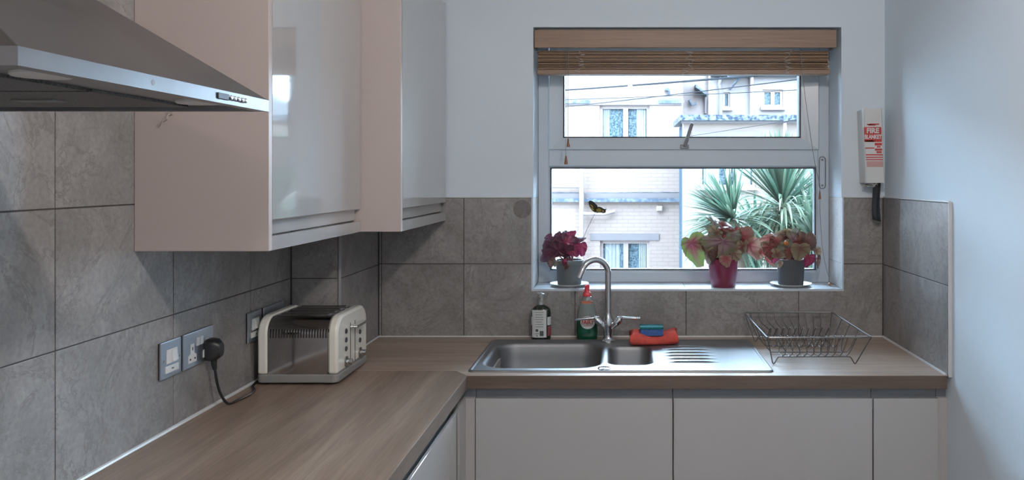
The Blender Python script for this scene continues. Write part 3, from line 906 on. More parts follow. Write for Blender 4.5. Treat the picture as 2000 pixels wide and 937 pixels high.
# ================================================================== TOASTER
TX0, TX1, TY0, TY1 = -1.046, -0.814, 2.362, 2.636
t = thing('toaster', 'cream and polished steel four-slice toaster in the worktop corner', 'toaster', ((TX0 + TX1) / 2, (TY0 + TY1) / 2, ZW))
b = B()
for x in (TX0 + 0.02, TX1 - 0.03):
    for y in (TY0 + 0.02, TY1 - 0.02):
        bx('foot', (x - 0.008, x + 0.008, y - 0.008, y + 0.008, ZW, ZW + 0.006), 'black', t)
B().prism(rrect(TX0 - 0.002, TX1 + 0.002, TY0 - 0.003, TY1, 0.016, 4), 'Z', ZW + 0.006, ZW + 0.030).build('base', 'grey_plastic', t, bevel=0.004)
def tprof(y0, y1, z0, z1, r):
    return [(y0, z0), (y1, z0)] + arc((y1 - r, z1 - r), r, 0, 90, 10) + arc((y0 + r, z1 - r), r, 90, 180, 10)
ZT = 1.106
B().prism(tprof(TY0 + 0.004, TY1 - 0.004, ZW + 0.030, ZT - 0.004, 0.048), 'X', TX0 + 0.028, TX1 - 0.0300).build('body', 'chrome_dark', t, smooth=25)
B().prism(tprof(TY0, TY1, ZW + 0.030, ZT, 0.055), 'X', TX0, TX0 + 0.028).build('end_panel', 'cream', t, bevel=0.006, smooth=30)
ep = B().prism(tprof(TY0, TY1, ZW + 0.030, ZT, 0.055), 'X', TX1 - 0.0300, TX1).build('control_panel', 'cream', t, bevel=0.008, smooth=30)
for k in range(4):
    y = TY0 + 0.062 + k * 0.05
    sl = bx('slot_surround', (TX0 + 0.036, TX1 - 0.038, y - 0.015, y + 0.015, ZT - 0.0042, ZT - 0.0015), 'chrome', t, bevel=0.001)
    bx('slot', (TX0 + 0.046, TX1 - 0.048, y - 0.0075, y + 0.0075, ZT - 0.0014, ZT - 0.0010), 'dark', sl)
va, vb = XL(527, -1.03), 0
x_a, x_b = (527 - 1210) * TY0 / F, (641 - 1210) * TY0 / F
for k in range(22):
    x = x_a + (x_b - x_a) * k / 21
    bx('vent_slot', (x - 0.0016, x + 0.0016, TY0 + 0.0030, TY0 + 0.0042, 1.045, 1.071), 'dark', t)
def ctl_y(px): return XL(px, TX1)
for px in (684.5, 693.5):
    bx('lever_slot', (TX1 - 0.0002, TX1 + 0.0004, ctl_y(px) - 0.0022, ctl_y(px) + 0.0022, 0.946, 1.070), 'dark', ep)
lv = B().prism(rrect(ctl_y(684) - 0.012, ctl_y(700) + 0.010, 1.056, 1.064, 0.0035, 3), 'X', TX1 + 0.004, TX1 + 0.026)
lv.box(TX1, TX1 + 0.004, ctl_y(684.5), ctl_y(693.5), 1.057, 1.063)
lv.build('lever', 'chrome', ep, bevel=0.001)
for px in (675.5, 702.5):
    for z in (1.052, 1.026, 1.000):
        y = ctl_y(px)
        B().tube([(TX1 - 0.0005, y, z), (TX1 + 0.0025, y, z), (TX1 + 0.0035, y, z)], [0.0078, 0.0078, 0.006], 16).build('button', plain('dark_button', (0.07, 0.075, 0.085), 0.25), ep, smooth=True)
    y = ctl_y(px)
    kn = B().tube([(TX1 - 0.0005, y, 0.962), (TX1 + 0.003, y, 0.962), (TX1 + 0.004, y, 0.962)], [0.016, 0.016, 0.0145], 24).build('dial', 'chrome_dark', ep, smooth=True)
    B().tube([(TX1 + 0.004, y, 0.962), (TX1 + 0.018, y, 0.962), (TX1 + 0.020, y, 0.962)], [0.010, 0.009, 0.007], 20).build('dial_knob', 'chrome', kn, smooth=True)

# ================================================================== SINK
ZS_ = ZW + 0.004
t = thing('kitchen_sink', 'stainless steel one and a half bowl sink with ridged drainer', 'sink', (0.0, 2.756, ZW))
MB = (-0.432, -0.060, 2.566, 2.945, 0.075)       # main bowl
HB = (-0.038, 0.108, 2.606, 2.892, 0.045)        # half bowl
def filled(name, outer, inners, z, mat, parent, th=None):
    bm = bmesh.new()
    es = []
    for lp in [outer] + inners:
        vv = [bm.verts.new((x, y, z)) for x, y in lp]
        es += [bm.edges.new((vv[i], vv[(i + 1) % len(vv)])) for i in range(len(vv))]
    bmesh.ops.triangle_fill(bm, edges=es, use_beauty=True, normal=(0, 0, 1))
    bm.verts.ensure_lookup_table(); bm.verts.index_update()
    b = B().add([v.co.copy() for v in bm.verts], [tuple(v.index for v in f.verts) for f in bm.faces])
    bm.free()
    return b
def loop(bw_, ins, n=7):
    x0, x1, y0, y1, r = bw_
    return rrect(x0 + ins, x1 - ins, y0 + ins, y1 - ins, max(r - ins, 0.012), n)
dk = filled('deck', rrect(SKX0 + 0.012, SKX1 - 0.012, SKY0 + 0.012, SKY1 - 0.012, 0.016, 5), [loop(MB, -0.010), loop(HB, -0.008)], ZS_ - 0.001, 'steel', t)
# raised rolled rim
steps = [(0.0, -0.0040), (0.0005, -0.0010), (0.004, 0.0016), (0.009, 0.0008), (0.012, -0.001)]
ls = [rrect(SKX0 + i, SKX1 - i, SKY0 + i, SKY1 - i, 0.018, 5) for i, z in steps]
n = len(ls[0])
dk.add([(x, y, ZS_ + steps[k][1]) for k, l in enumerate(ls) for x, y in l],
       [(k * n + j, k * n + (j + 1) % n, (k + 1) * n + (j + 1) % n, (k + 1) * n + j) for k in range(len(ls) - 1) for j in range(n)])
dk.build('deck', 'steel', t, smooth=50)
def bowl(bw_, lip, depth, name):
    st = [(-lip, -0.001), (-lip * 0.45, -0.0022), (0.0, -0.006), (0.003, -0.016), (0.006, -0.05), (0.012, -depth + 0.03), (0.020, -depth + 0.010), (0.036, -depth)]
    ls = [loop(bw_, i) for i, z in st]
    n = len(ls[0])
    v = [(x, y, ZS_ + st[k][1]) for k, l in enumerate(ls) for x, y in l]
    f = [(k * n + j, k * n + (j + 1) % n, (k + 1) * n + (j + 1) % n, (k + 1) * n + j) for k in range(len(ls) - 1) for j in range(n)]
    cx, cy = (bw_[0] + bw_[1]) / 2, (bw_[2] + bw_[3]) / 2
    v.append((cx, cy, ZS_ - depth - 0.003)); c = len(v) - 1
    f += [((len(ls) - 1) * n + j, (len(ls) - 1) * n + (j + 1) % n, c) for j in range(n)]
    o = B().add(v, f).build(name, 'steel', t, smooth=60)
    B().lathe([(0.001, 0.0022), (0.018, 0.0015), (0.034, 0.003), (0.036, 0.0008)], (cx, cy, ZS_ - depth - 0.001), 24).build('drain', 'chrome', o, smooth=True)
    return o
bowl(MB, 0.010, 0.155, 'main_bowl')
bowl(HB, 0.008, 0.115, 'half_bowl')
for k in range(6):
    y = 2.640 + k * 0.047
    x0, x1 = 0.135 + 0.012 * abs(k - 2.5) / 2.5, 0.335
    b = B()
    nseg = 10
    vs_, fs = [], []
    for i in range(nseg + 1):
        u = i / nseg
        h = 0.0058 * min(1, u * 6) * min(1, (1 - u) * 3)
        x = x0 + (x1 - x0) * u
        for w, hh in ((-0.008, 0), (-0.0035, h * 0.75), (0, h), (0.0035, h * 0.75), (0.008, 0)):
            vs_.append((x, y + w, ZS_ - 0.0012 + hh))
    for i in range(nseg):
        for j in range(4):
            fs.append((i * 5 + j, (i + 1) * 5 + j, (i + 1) * 5 + j + 1, i * 5 + j + 1))
    B().add(vs_, fs).build('drainer_ridge', 'steel', t, smooth=60)
B().lathe([(0.0005, 0.0042), (0.017, 0.0038), (0.0205, 0.0025), (0.021, 0.0)], (-0.0475, 2.552, ZS_ - 0.001), 28).build('waste_control', 'chrome', t, smooth=True)

# ================================================================== TAP
tx, ty = -0.0415, 2.972
t = thing('kitchen_tap', 'chrome swan-neck mixer tap with two lever handles behind the sink', 'tap', (tx, ty, ZS_ - 0.0009))
z0 = ZS_ - 0.0009
B().lathe([(0.026, 0), (0.026, 0.004), (0.019, 0.010), (0.0155, 0.020), (0.016, 0.034), (0.019, 0.048), (0.020, 0.066), (0.018, 0.084), (0.0135, 0.096), (0.0125, 0.104)], (tx, ty, z0), 28).build('body', 'chrome', t, smooth=True)
sd = Vector((-0.90, -0.43, 0)).normalized()
R_ = 0.052
pts = [Vector((tx, ty, z0 + 0.095)), Vector((tx, ty, z0 + 0.16)), Vector((tx, ty, 1.150))]
c = Vector((tx, ty, 1.160)) + sd * R_
for i in range(0, 17):
    a = PI - math.radians(158) * i / 16
    pts.append(c + sd * (R_ * math.cos(a)) + Vector((0, 0, R_ * math.sin(a))))
tdir = (pts[-1] - pts[-2]).normalized()
pts.append(pts[-1] + tdir * 0.022)
pts.append(pts[-1] + tdir * 0.012)
B().tube(pts, [0.0112] * (len(pts) - 2) + [0.0112, 0.0122], 20).build('spout', 'chrome', t, smooth=50)
M['hot_dot'] = plain('red_marker', (0.45, 0.04, 0.04), 0.4)
M['cold_dot'] = plain('blue_marker', (0.10, 0.16, 0.45), 0.4)
for s, dot in ((-1, 'cold_dot'), (1, 'hot_dot')):
    a0 = Vector((tx + s * 0.010, ty - 0.004, z0 + 0.050))
    d = Vector((s * 0.70, -0.12, 0.70)).normalized()
    a1 = a0 + d * 0.050
    B().tube([a0, a0 + d * 0.022, a0 + d * 0.024, a0 + d * 0.047, a0 + d * 0.050], [0.0105, 0.0115, 0.0135, 0.0135, 0.0115], 20).build('valve', 'chrome', t, smooth=40)
    l0 = a1 + d * 0.004
    l1 = l0 + Vector((s * 0.070, -0.008, -0.004 + 0.002 * s))
    lv = B().tube([a1 - d * 0.002, a1 + d * 0.010], [0.008, 0.007], 14)
    lv.tube([l0 - Vector((s * 0.008, 0, 0)), l0 + (l1 - l0) * 0.5, l1 - (l1 - l0) * 0.05, l1], [0.0062, 0.0048, 0.0044, 0.0025], 12)
    lv = lv.build('lever', 'chrome', t, smooth=50)
    B().tube([l1 - (l1 - l0) * 0.03, l1 + (l1 - l0) * 0.02], 0.0032, 10).build('marker', dot, lv)

# ================================================================== BOTTLES
def rings(secs, cx, cy, n=28, cap=True):
    """stack of rounded sections: (z, half width, half depth)"""
    v, f = [], []
    for z, a, d_ in secs:
        for j in range(n):
            w = 2 * PI * j / n
            c_, s_ = math.cos(w), math.sin(w)
            e = 0.8
            v.append((cx + a * math.copysign(abs(c_) ** e, c_), cy + d_ * math.copysign(abs(s_) ** e, s_), z))
    for i in range(len(secs) - 1):
        for j in range(n):
            f.append((i * n + j, i * n + (j + 1) % n, (i + 1) * n + (j + 1) % n, (i + 1) * n + j))
    if cap:
        f += [tuple(range(n))[::-1], tuple(range((len(secs) - 1) * n, len(secs) * n))]
    return B().add(v, f)
M['fairy_green'] = plain('green_washing_up_liquid', (0.004, 0.075, 0.040), 0.12, var=0.1, coat=0.5)
M['fairy_clear'] = plain('empty_clear_plastic', (0.20, 0.23, 0.225), 0.14, var=0.1, coat=0.4)
M['red_cap'] = plain('red_cap_plastic', (0.62, 0.05, 0.065), 0.35)
M['label_white'] = plain('white_label', (0.62, 0.64, 0.63), 0.5)
M['label_red'] = plain('red_lettering', (0.50, 0.06, 0.05), 0.5)
M['label_orange'] = plain('orange_lettering', (0.70, 0.16, 0.06), 0.5)
cx, cy = (1146.5 - 1210) * 3.026 / F, 3.026
t = thing('washing_up_bottle', 'green washing-up liquid bottle with red cap behind the sink', 'bottle', (cx, cy, ZW))
B_ = [(0, 0.034, 0.018), (0.003, 0.038, 0.0205), (0.03, 0.040, 0.021), (0.055, 0.0385, 0.021), (0.075, 0.037, 0.0205)]
B_2 = [(0.075, 0.037, 0.0205), (0.10, 0.034, 0.0195), (0.125, 0.028, 0.018), (0.145, 0.0215, 0.0155), (0.155, 0.0175, 0.0135), (0.160, 0.0145, 0.012)]
rings([(ZW + z, a, d_) for z, a, d_ in B_], cx, cy).build('liquid_body', 'fairy_green', t, smooth=60)
rings([(ZW + z, a, d_) for z, a, d_ in B_2], cx, cy).build('clear_shoulder', 'fairy_clear', t, smooth=60)
cp = rings([(ZW + z, a, a) for z, a in ((0.160, 0.0148), (0.164, 0.0152), (0.172, 0.0142), (0.176, 0.0105), (0.182, 0.0085), (0.188, 0.0095), (0.192, 0.009))], cx, cy).build('cap', 'red_cap', t, smooth=40)
B().add([(cx - 0.006, cy - 0.010, ZW + 0.190), (cx + 0.010, cy - 0.010, ZW + 0.190), (cx + 0.010, cy + 0.008, ZW + 0.190), (cx - 0.006, cy + 0.008, ZW + 0.190),
         (cx - 0.009, cy - 0.010, ZW + 0.199), (cx + 0.008, cy - 0.010, ZW + 0.205), (cx + 0.008, cy + 0.008, ZW + 0.205), (cx - 0.009, cy + 0.008, ZW + 0.199)],
        [(3, 2, 1, 0), (4, 5, 6, 7), (0, 1, 5, 4), (1, 2, 6, 5), (2, 3, 7, 6), (3, 0, 4, 7)]).build('flip_top', 'red_cap', cp, bevel=0.002)
# oval front label and the lettering on it
yl = cy - 0.0208
lab = B()
o_ = [(cx + 0.003 + 0.0265 * math.cos(2 * PI * j / 32), ZW + 0.066 + 0.0240 * math.sin(2 * PI * j / 32)) for j in range(32)]
lab.prism(o_, 'Y', yl - 0.0016, yl + 0.004)
lab = lab.build('front_label', 'label_white', t)
text('brand_lettering', 'FAIRY', 0.0235, 'label_red', lab, (cx + 0.003, yl - 0.0020, ZW + 0.067), (PI / 2, 0, 0), 0.0003, 0.74, 0.0008)
bx('label_line', (cx - 0.010, cx + 0.016, yl - 0.0020, yl - 0.0015, ZW + 0.0530, ZW + 0.0545), 'label_red', lab)
text('shoulder_lettering', 'ORIGINAL', 0.0085, 'label_orange', t, (cx, cy - 0.0172, ZW + 0.1375), (PI / 2 - 0.24, 0, 0), 0.0003, 0.95, 0.0004)
bx('shoulder_band', (cx - 0.021, cx + 0.021, cy - 0.0182, cy - 0.010, ZW + 0.1415, ZW + 0.1435), 'label_orange', t)

M['dark_glass'] = plain('dark_green_bottle', (0.014, 0.020, 0.015), 0.10, var=0.3, coat=0.6)
M['neck_silver'] = plain('silver_neck', (0.42, 0.44, 0.44), 0.25, 0.4)
M['print_grey'] = plain('grey_print', (0.20, 0.21, 0.21), 0.6)
M['print_dark'] = plain('dark_print', (0.06, 0.08, 0.075), 0.6)
M['red_patch'] = plain('dark_red_print', (0.24, 0.05, 0.055), 0.5)
cx, cy = (1057 - 1210) * 3.026 / F, 3.026
t = thing('soap_bottle', 'dark glass bottle with a white printed label behind the sink', 'bottle', (cx, cy, ZW))
rings([(ZW + z, a, d_) for z, a, d_ in ((0, 0.032, 0.024), (0.003, 0.036, 0.027), (0.02, 0.0365, 0.0275), (0.100, 0.0365, 0.0275), (0.112, 0.034, 0.026), (0.121, 0.026, 0.021), (0.126, 0.017, 0.015), (0.129, 0.011, 0.011))], cx, cy).build('body', 'dark_glass', t, smooth=50)
nk = B().lathe([(0.0115, 0.129), (0.0115, 0.142), (0.0085, 0.144), (0.0075, 0.154), (0.013, 0.156), (0.0135, 0.166), (0.011, 0.169), (0.006, 0.170)], (cx, cy, ZW), 20).build('neck', 'neck_silver', t, smooth=40)
bx('nozzle', (cx - 0.016, cx + 0.004, cy - 0.006, cy + 0.006, ZW + 0.1665, ZW + 0.173), 'neck_silver', nk, bevel=0.002)
yl = cy - 0.0285
lb = B()
lb.add([(cx - 0.031, yl + 0.006, ZW + 0.012), (cx - 0.020, yl + 0.0006, ZW + 0.012), (cx + 0.012, yl + 0.0006, ZW + 0.012), (cx + 0.0215, yl + 0.004, ZW + 0.012),
        (cx - 0.031, yl + 0.006, ZW + 0.112), (cx - 0.020, yl + 0.0006, ZW + 0.112), (cx + 0.012, yl + 0.0006, ZW + 0.112), (cx + 0.0215, yl + 0.004, ZW + 0.112),
        (cx - 0.028, yl + 0.016, ZW + 0.012), (cx + 0.0215, yl + 0.016, ZW + 0.012), (cx - 0.028, yl + 0.016, ZW + 0.112), (cx + 0.0215, yl + 0.016, ZW + 0.112)],
       [(0, 1, 5, 4), (1, 2, 6, 5), (2, 3, 7, 6), (3, 9, 11, 7), (8, 0, 4, 10), (9, 8, 10, 11), (0, 8, 9, 3, 2, 1), (4, 5, 6, 7, 11, 10)])
lb = lb.build('back_label', 'label_white', t)
for k in range(7):
    z = ZW + 0.104 - k * 0.0088
    bx('print_line', (cx - 0.019, cx + 0.011 - 0.004 * (k % 3 == 1), yl + 0.0002, yl + 0.0007, z - 0.0012, z + 0.0012), 'print_grey', lb)
bx('barcode', (cx - 0.003, cx + 0.0115, yl + 0.0001, yl + 0.0007, ZW + 0.017, ZW + 0.036), 'print_dark', lb)
B().prism([(cx - 0.013 + 0.0055 * math.cos(a * PI / 8), ZW + 0.038 + 0.0055 * math.sin(a * PI / 8)) for a in range(16)], 'Y', yl + 0.0001, yl + 0.0007).build('recycling_mark', 'print_dark', lb)
bx('print_line', (cx - 0.0195, cx - 0.006, yl + 0.0002, yl + 0.0007, ZW + 0.024, ZW + 0.0275), 'print_grey', lb)
bx('print_line', (cx - 0.0165, cx - 0.009, yl + 0.0002, yl + 0.0007, ZW + 0.0165, ZW + 0.0195), 'print_dark', lb)
sb = B().prism(arc((0, 0), 0.0372, -62, -8, 6) + arc((0, 0), 0.0362, -8, -62, 6), 'Z', 0, 1)
def curved(name, a0, a1, z0, z1, mat):
    pts = [(cx + 0.0370 * math.copysign(abs(math.cos(math.radians(a))) ** 0.8, math.cos(math.radians(a))), cy + 0.0280 * math.copysign(abs(math.sin(math.radians(a))) ** 0.8, math.sin(math.radians(a)))) for a in range(a0, a1 + 1, 6)]
    inn = [(cx + (x - cx) * 0.985, cy + (y - cy) * 0.985) for x, y in pts][::-1]
    return B().prism(pts + inn, 'Z', ZW + z0, ZW + z1).build(name, mat, t)
curved('side_label', -52, 2, 0.056, 0.086, 'label_white')
curved('side_label', 178, 214, 0.056, 0.086, 'label_white')
curved('side_print', -50, -4, 0.016, 0.052, 'red_patch')

# ================================================================== CLOTH AND SPONGE
M['cloth'] = plain('orange_red_cloth', (0.62, 0.085, 0.065), 0.85, var=0.12, scale=90, bump=0.5)
M['sponge_blue'] = plain('blue_sponge_foam', (0.045, 0.115, 0.32), 0.85, var=0.25, scale=220, bump=0.6)
M['sponge_teal'] = plain('teal_scouring_pad', (0.01, 0.155, 0.17), 0.9, var=0.3, scale=300, bump=0.6)
cA, cB_ = P(1232, 668, 2.905), P(1322, 664, 2.905)
zc = ZS_ - 0.001
n_u, n_w = 22, 28
v, f = [], []
rnd = random.Random(3)
for i in range(n_u + 1):
    u = i / n_u
    x = cA.x + (cB_.x - cA.x) * u
    e = min(1, u * 9, (1 - u) * 9) ** 0.5
    ry = 0.046 + 0.004 * math.sin(u * 7)
    hz = 0.0225 + 0.0035 * math.sin(u * 5 + 1.0) - 0.009 * math.exp(-((u - 0.44) / 0.25) ** 2) + 0.006 * u
    for j in range(n_w):
        a = 2 * PI * j / n_w
        c_, s_ = math.cos(a), math.sin(a)
        y = 2.925 + u * 0.012 + ry * (0.93 + 0.07 * e) * math.copysign(abs(c_) ** 0.75, c_)
        z = hz + hz * (0.9 + 0.1 * e) * math.copysign(abs(s_) ** 0.7, s_) + 0.0020 * math.sin(a * 5 + u * 9) * max(0, s_)
        xx = x + 0.006 * math.sin(a * 2 + 1) * (1 if u > 0.5 else -1) * (abs(u - 0.5) * 2) ** 4
        v.append((xx, y, zc + max(z, 0)))
for i in range(n_u):
    for j in range(n_w):
        f.append((i * n_w + j, i * n_w + (j + 1) % n_w, (i + 1) * n_w + (j + 1) % n_w, (i + 1) * n_w + j))
f += [tuple(range(n_w))[::-1], tuple(range(n_u * n_w, (n_u + 1) * n_w))]
t = thing('dish_cloth', 'folded orange-red dish cloth at the back of the sink', 'cloth', ((cA.x + cB_.x) / 2, 2.93, zc))
B().add(v, f).build('rolled_fold', 'cloth', t, smooth=80)
# loose inner turn showing at the open end
pts = [Vector((cA.x - 0.0015, 2.898 + 0.034 * (1 - k / 22) * math.cos(k * 0.42), zc + 0.021 + 0.016 * (1 - k / 22) * math.sin(k * 0.42))) for k in range(20)]
B().tube(pts, 0.0022, 6).build('inner_fold', 'cloth', t, smooth=True)
zsp = zc + 0.0335
s0, s1 = (1250.5 - 1210) * 2.90 / F, (1295.5 - 1210) * 2.90 / F
t = thing('sponge', 'blue sponge with teal scouring top lying on the orange cloth', 'sponge', ((s0 + s1) / 2, 2.925, zsp))
bx('foam', (s0, s1, 2.896, 2.956, zsp, zsp + 0.024), 'sponge_blue', t, bevel=0.003)
bx('scouring_pad', (s0 - 0.001, s1 + 0.001, 2.895, 2.957, zsp + 0.0242, zsp + 0.0325), 'sponge_teal', t, bevel=0.002)

# ================================================================== DISH RACK
M['wire'] = plain('grey_coated_wire', (0.115, 0.118, 0.125), 0.32, 0.3)
M['wire_rim'] = plain('bright_rack_rim', (0.20, 0.205, 0.215), 0.28, 0.6)
ZR, ZB = 1.008, 0.9345
RX0, RX1, RY0, RY1 = 0.462, 0.789, 2.562, 3.036
t = thing('dish_rack', 'empty grey wire dish rack beside the sink drainer', 'dish rack', ((RX0 + RX1) / 2, (RY0 + RY1) / 2, ZW))
B().tube([(x, y, ZR) for x, y in rrect(RX0, RX1, RY0, RY1, 0.008, 3)] + [(RX1, (RY1 - 0.008), ZR)], 0.0027, 8).build('rim', 'wire_rim', t, smooth=True)
zr = ZW + 0.0021
for (yr, yf) in ((RY0, 2.622), (RY1, 2.974)):
    p = [(RX0 + 0.001, yr, ZR), (0.4905, yf, zr + 0.003), (0.4935, yf, zr), (0.4965, yf, zr + 0.002), (0.507, yf, ZB - 0.003), (0.511, yf, ZB), (0.738, yf, ZB), (0.742, yf, ZB - 0.003),
         (0.752, yf, zr + 0.002), (0.755, yf, zr), (0.758, yf, zr + 0.003), (RX1 - 0.001, yr, ZR)]
    B().tube(p, 0.0020, 8).build('end_frame', 'wire', t, smooth=40)
for k in range(10):
    x = 0.522 + k * 0.0228
    xr = RX0 + 0.027 + k * 0.0283
    p = [(xr, RY1, ZR), (xr + 0.002, RY1 - 0.012, ZR - 0.03), (x + 0.004, 2.985, ZB + 0.016), (x, 2.968, ZB + 0.002), (x, 2.955, ZB + 0.0015), (x + 0.004, 2.925, ZB + 0.0015), (x + 0.012, 2.895, ZB + 0.040), (x + 0.013, 2.885, ZB + 0.043), (x + 0.012, 2.875, ZB + 0.040),
         (x, 2.845, ZB + 0.0015), (x, 2.80, ZB), (x + 0.003, 2.765, ZB + 0.0015), (x + 0.014, 2.735, ZB + 0.043), (x + 0.015, 2.727, ZB + 0.045), (x + 0.014, 2.718, ZB + 0.042), (x + 0.002, 2.69, ZB + 0.0015), (x, 2.64, ZB + 0.0015),
         (x, 2.622, ZB + 0.002), (x + 0.006, 2.600, ZB + 0.022), (xr, RY0, ZR)]
    B().tube(spline([Vector(q) for q in p], 3), 0.0015, 6).build('plate_wire', 'wire', t, smooth=60)
for y in (2.70, 2.80, 2.90):
    p = [(RX0, y, ZR), (0.486, y, ZB + 0.014), (0.499, y, ZB - 0.0015), (0.52, y, ZB - 0.002), (0.73, y, ZB - 0.002), (0.751, y, ZB - 0.0015), (0.763, y, ZB + 0.014), (RX1, y, ZR)]
    B().tube(p, 0.0016, 6).build('cross_wire', 'wire', t, smooth=60)

# ================================================================== FIRE BLANKET
M['fb_white'] = plain('white_fire_blanket_case', (0.66, 0.67, 0.66), 0.4, var=0.02)
M['fb_red'] = plain('red_print', (0.50, 0.045, 0.04), 0.5, var=0.2, scale=120)
M['fb_pale'] = plain('pale_red_print', (0.55, 0.33, 0.31), 0.5)
M['strap'] = plain('charcoal_strap', (0.030, 0.036, 0.045), 0.8, var=0.2, scale=300)
yb, yf = YW_B - 0.0005, 2.994
zt, zb = wz(213, 3.03), wz(357, 3.0)
fx0, fx1 = (1686 - 1210) * yf / F, (1723 - 1210) * yf / F
t = thing('fire_blanket', 'white fire blanket case with red print and black pull strap', 'fire blanket', ((fx0 + fx1) / 2, 3.05, zb))
sh = 0.010                                        # hangs a little askew
def fbv(x, y, z):
    return (x + sh * (1 - (z - zb) / (zt - zb)), y, z)
pf = [(fx0, yf + 0.004), (fx0 + 0.004, yf), (fx1 - 0.004, yf), (fx1, yf + 0.004), (fx1, yb), (fx0 + 0.002, yb)]
n = len(pf)
v = [fbv(x, y, zb) for x, y in pf] + [fbv(x, y, zt - (0.004 if y > 3.05 else 0)) for x, y in pf]
f = [tuple(range(n))[::-1], tuple(range(n, 2 * n))] + [(i, (i + 1) % n, n + (i + 1) % n, n + i) for i in range(n)]
cs_ = B().add(v, f).build('case', 'fb_white', t)
def fz(py): return CAMZ - (py - 345) * yf / F
def pr_(name, px0, px1, py0, py1, mat, par=cs_, lift=0.0):
    z0_, z1_ = fz(py1), fz(py0)
    s0_, s1_ = sh * (1 - (z0_ - zb) / (zt - zb)), sh * (1 - (z1_ - zb) / (zt - zb))
    X0, X1 = (px0 - 1210) * yf / F - 0.004, (px1 - 1210) * yf / F - 0.004
    y0_, y1_ = yf - 0.0005 - lift, yf - lift
    v = [(X0 + s0_, y0_, z0_), (X1 + s0_, y0_, z0_), (X1 + s1_, y0_, z1_), (X0 + s1_, y0_, z1_), (X0 + s0_, y1_, z0_), (X1 + s0_, y1_, z0_), (X1 + s1_, y1_, z1_), (X0 + s1_, y1_, z1_)]
    return B().add(v, [(0, 1, 2, 3), (7, 6, 5, 4), (0, 4, 5, 1), (1, 5, 6, 2), (2, 6, 7, 3), (3, 7, 4, 0)]).build(name, mat, par)
pr_('red_panel', 1688, 1722, 248, 277, 'fb_red')
def fx(px, py): return (px - 1210) * yf / F - 0.004 + sh * (1 - (fz(py) - zb) / (zt - zb))
text('lettering', 'FIRE', 0.0255, 'fb_white', cs_, (fx(1705, 255), yf - 0.0010, fz(255.5)), (PI / 2, 0, 0), 0.0003, 0.98, 0.0010)
text('lettering', 'BLANKET', 0.0205, 'fb_white', cs_, (fx(1705, 267), yf - 0.0010, fz(267.5)), (PI / 2, 0, 0), 0.0003, 0.70, 0.0009)
for k, (a, b_, h) in enumerate(((1694, 1702, 243), (1697, 1711, 244), (1700, 1718, 242.5))):
    pr_('script_print', a, b_, h - 1.2, h + 1.2, 'fb_red')
for a, b_, c_, d_ in ((1690, 1706, 274, 276.5), (1708, 1722, 279, 284), (1712, 1719, 285, 288), (1689, 1707, 288, 290), (1708, 1722, 290, 294), (1711, 1721, 295, 299), (1690, 1723, 301, 303.5), (1690, 1723, 306, 308), (1690, 1723, 310.5, 312.5)):
    pr_('red_print', a, b_, c_, d_, 'fb_red')
pr_('pale_print', 1691, 1723, 314.5, 326, 'fb_pale')
# strap and the crumpled lining under the case
zs0 = zb + 0.004
sp = B()
v, f = [], []
x0, x1 = (1709 - 1210) * yf / F + 0.002, (1724 - 1210) * yf / F + 0.002
for i in range(9):
    u = i / 8
    z = zs0 - u * 0.140
    for j in range(7):
        w = j / 6
        v.append((x0 + (x1 - x0) * w + 0.002 * u + 0.001 * math.sin(u * 6), yf + 0.030 + 0.004 * math.sin(w * 8 + u * 2) + 0.012 * math.sin(u * 3), z - (0.008 * w if i == 8 else 0)))
for i in range(8):
    for j in range(6):
        f.append((i * 7 + j, i * 7 + j + 1, (i + 1) * 7 + j + 1, (i + 1) * 7 + j))
so = B().add(v, f).build('strap', 'strap', t, smooth=60)
so.modifiers.new('thick', 'SOLIDIFY').thickness = 0.003
v, f = [], []
rnd = random.Random(5)
for i in range(6):
    for j in range(9):
        v.append((fx0 + sh + 0.001 + (fx1 - fx0) * 0.72 * j / 8, yf + 0.016 + 0.05 * rnd.random() * (i / 5), zb + 0.003 - i * 0.0042 * (1 - 0.35 * math.sin(j * 1.1) ** 2) + 0.002 * rnd.random()))
for i in range(5):
    for j in range(8):
        f.append((i * 9 + j, i * 9 + j + 1, (i + 1) * 9 + j + 1, (i + 1) * 9 + j))
lo_ = B().add(v, f).build('crumpled_lining', 'fb_white', t)
lo_.modifiers.new('thick', 'SOLIDIFY').thickness = 0.0012

# ================================================================== BLIND
YV = 3.086
vx0, vx1 = (1043.5 - 1210) * YV / F, (1634 - 1210) * YV / F
t = thing('venetian_blind', 'raised wooden venetian blind at the top of the window', 'blind', ((vx0 + vx1) / 2, 3.13, wz(145, 3.11)))
bx('valance', (max(vx0, WX0 + 0.002), vx1, YV, YV + 0.009, wz(93, YV), wz(58, YV)), 'blind_dark', t, bevel=0.0025)
bx('valance_return', (WX0 + 0.002, WX0 + 0.008, YV + 0.0095, YV + 0.07, wz(93, YV), wz(58, YV)), 'blind_dark', t)
bx('valance_return', (vx1 - 0.009, vx1, YV + 0.0095, YV + 0.07, wz(93, YV), wz(58, YV)), 'blind_dark', t)
bx('head_rail', (-0.310, 0.800, 3.110, 3.165, 2.020, WZ1 - 0.0005), 'rail', t)
YS = 3.108
sx0, sx1 = (1048.5 - 1210) * YS / F, (1622 - 1210) * YS / F
ztop, zbr0, zbr1 = wz(98, YS), wz(145, YS), wz(135.5, YS)
NS = 13
proto = None
rnd = random.Random(11)
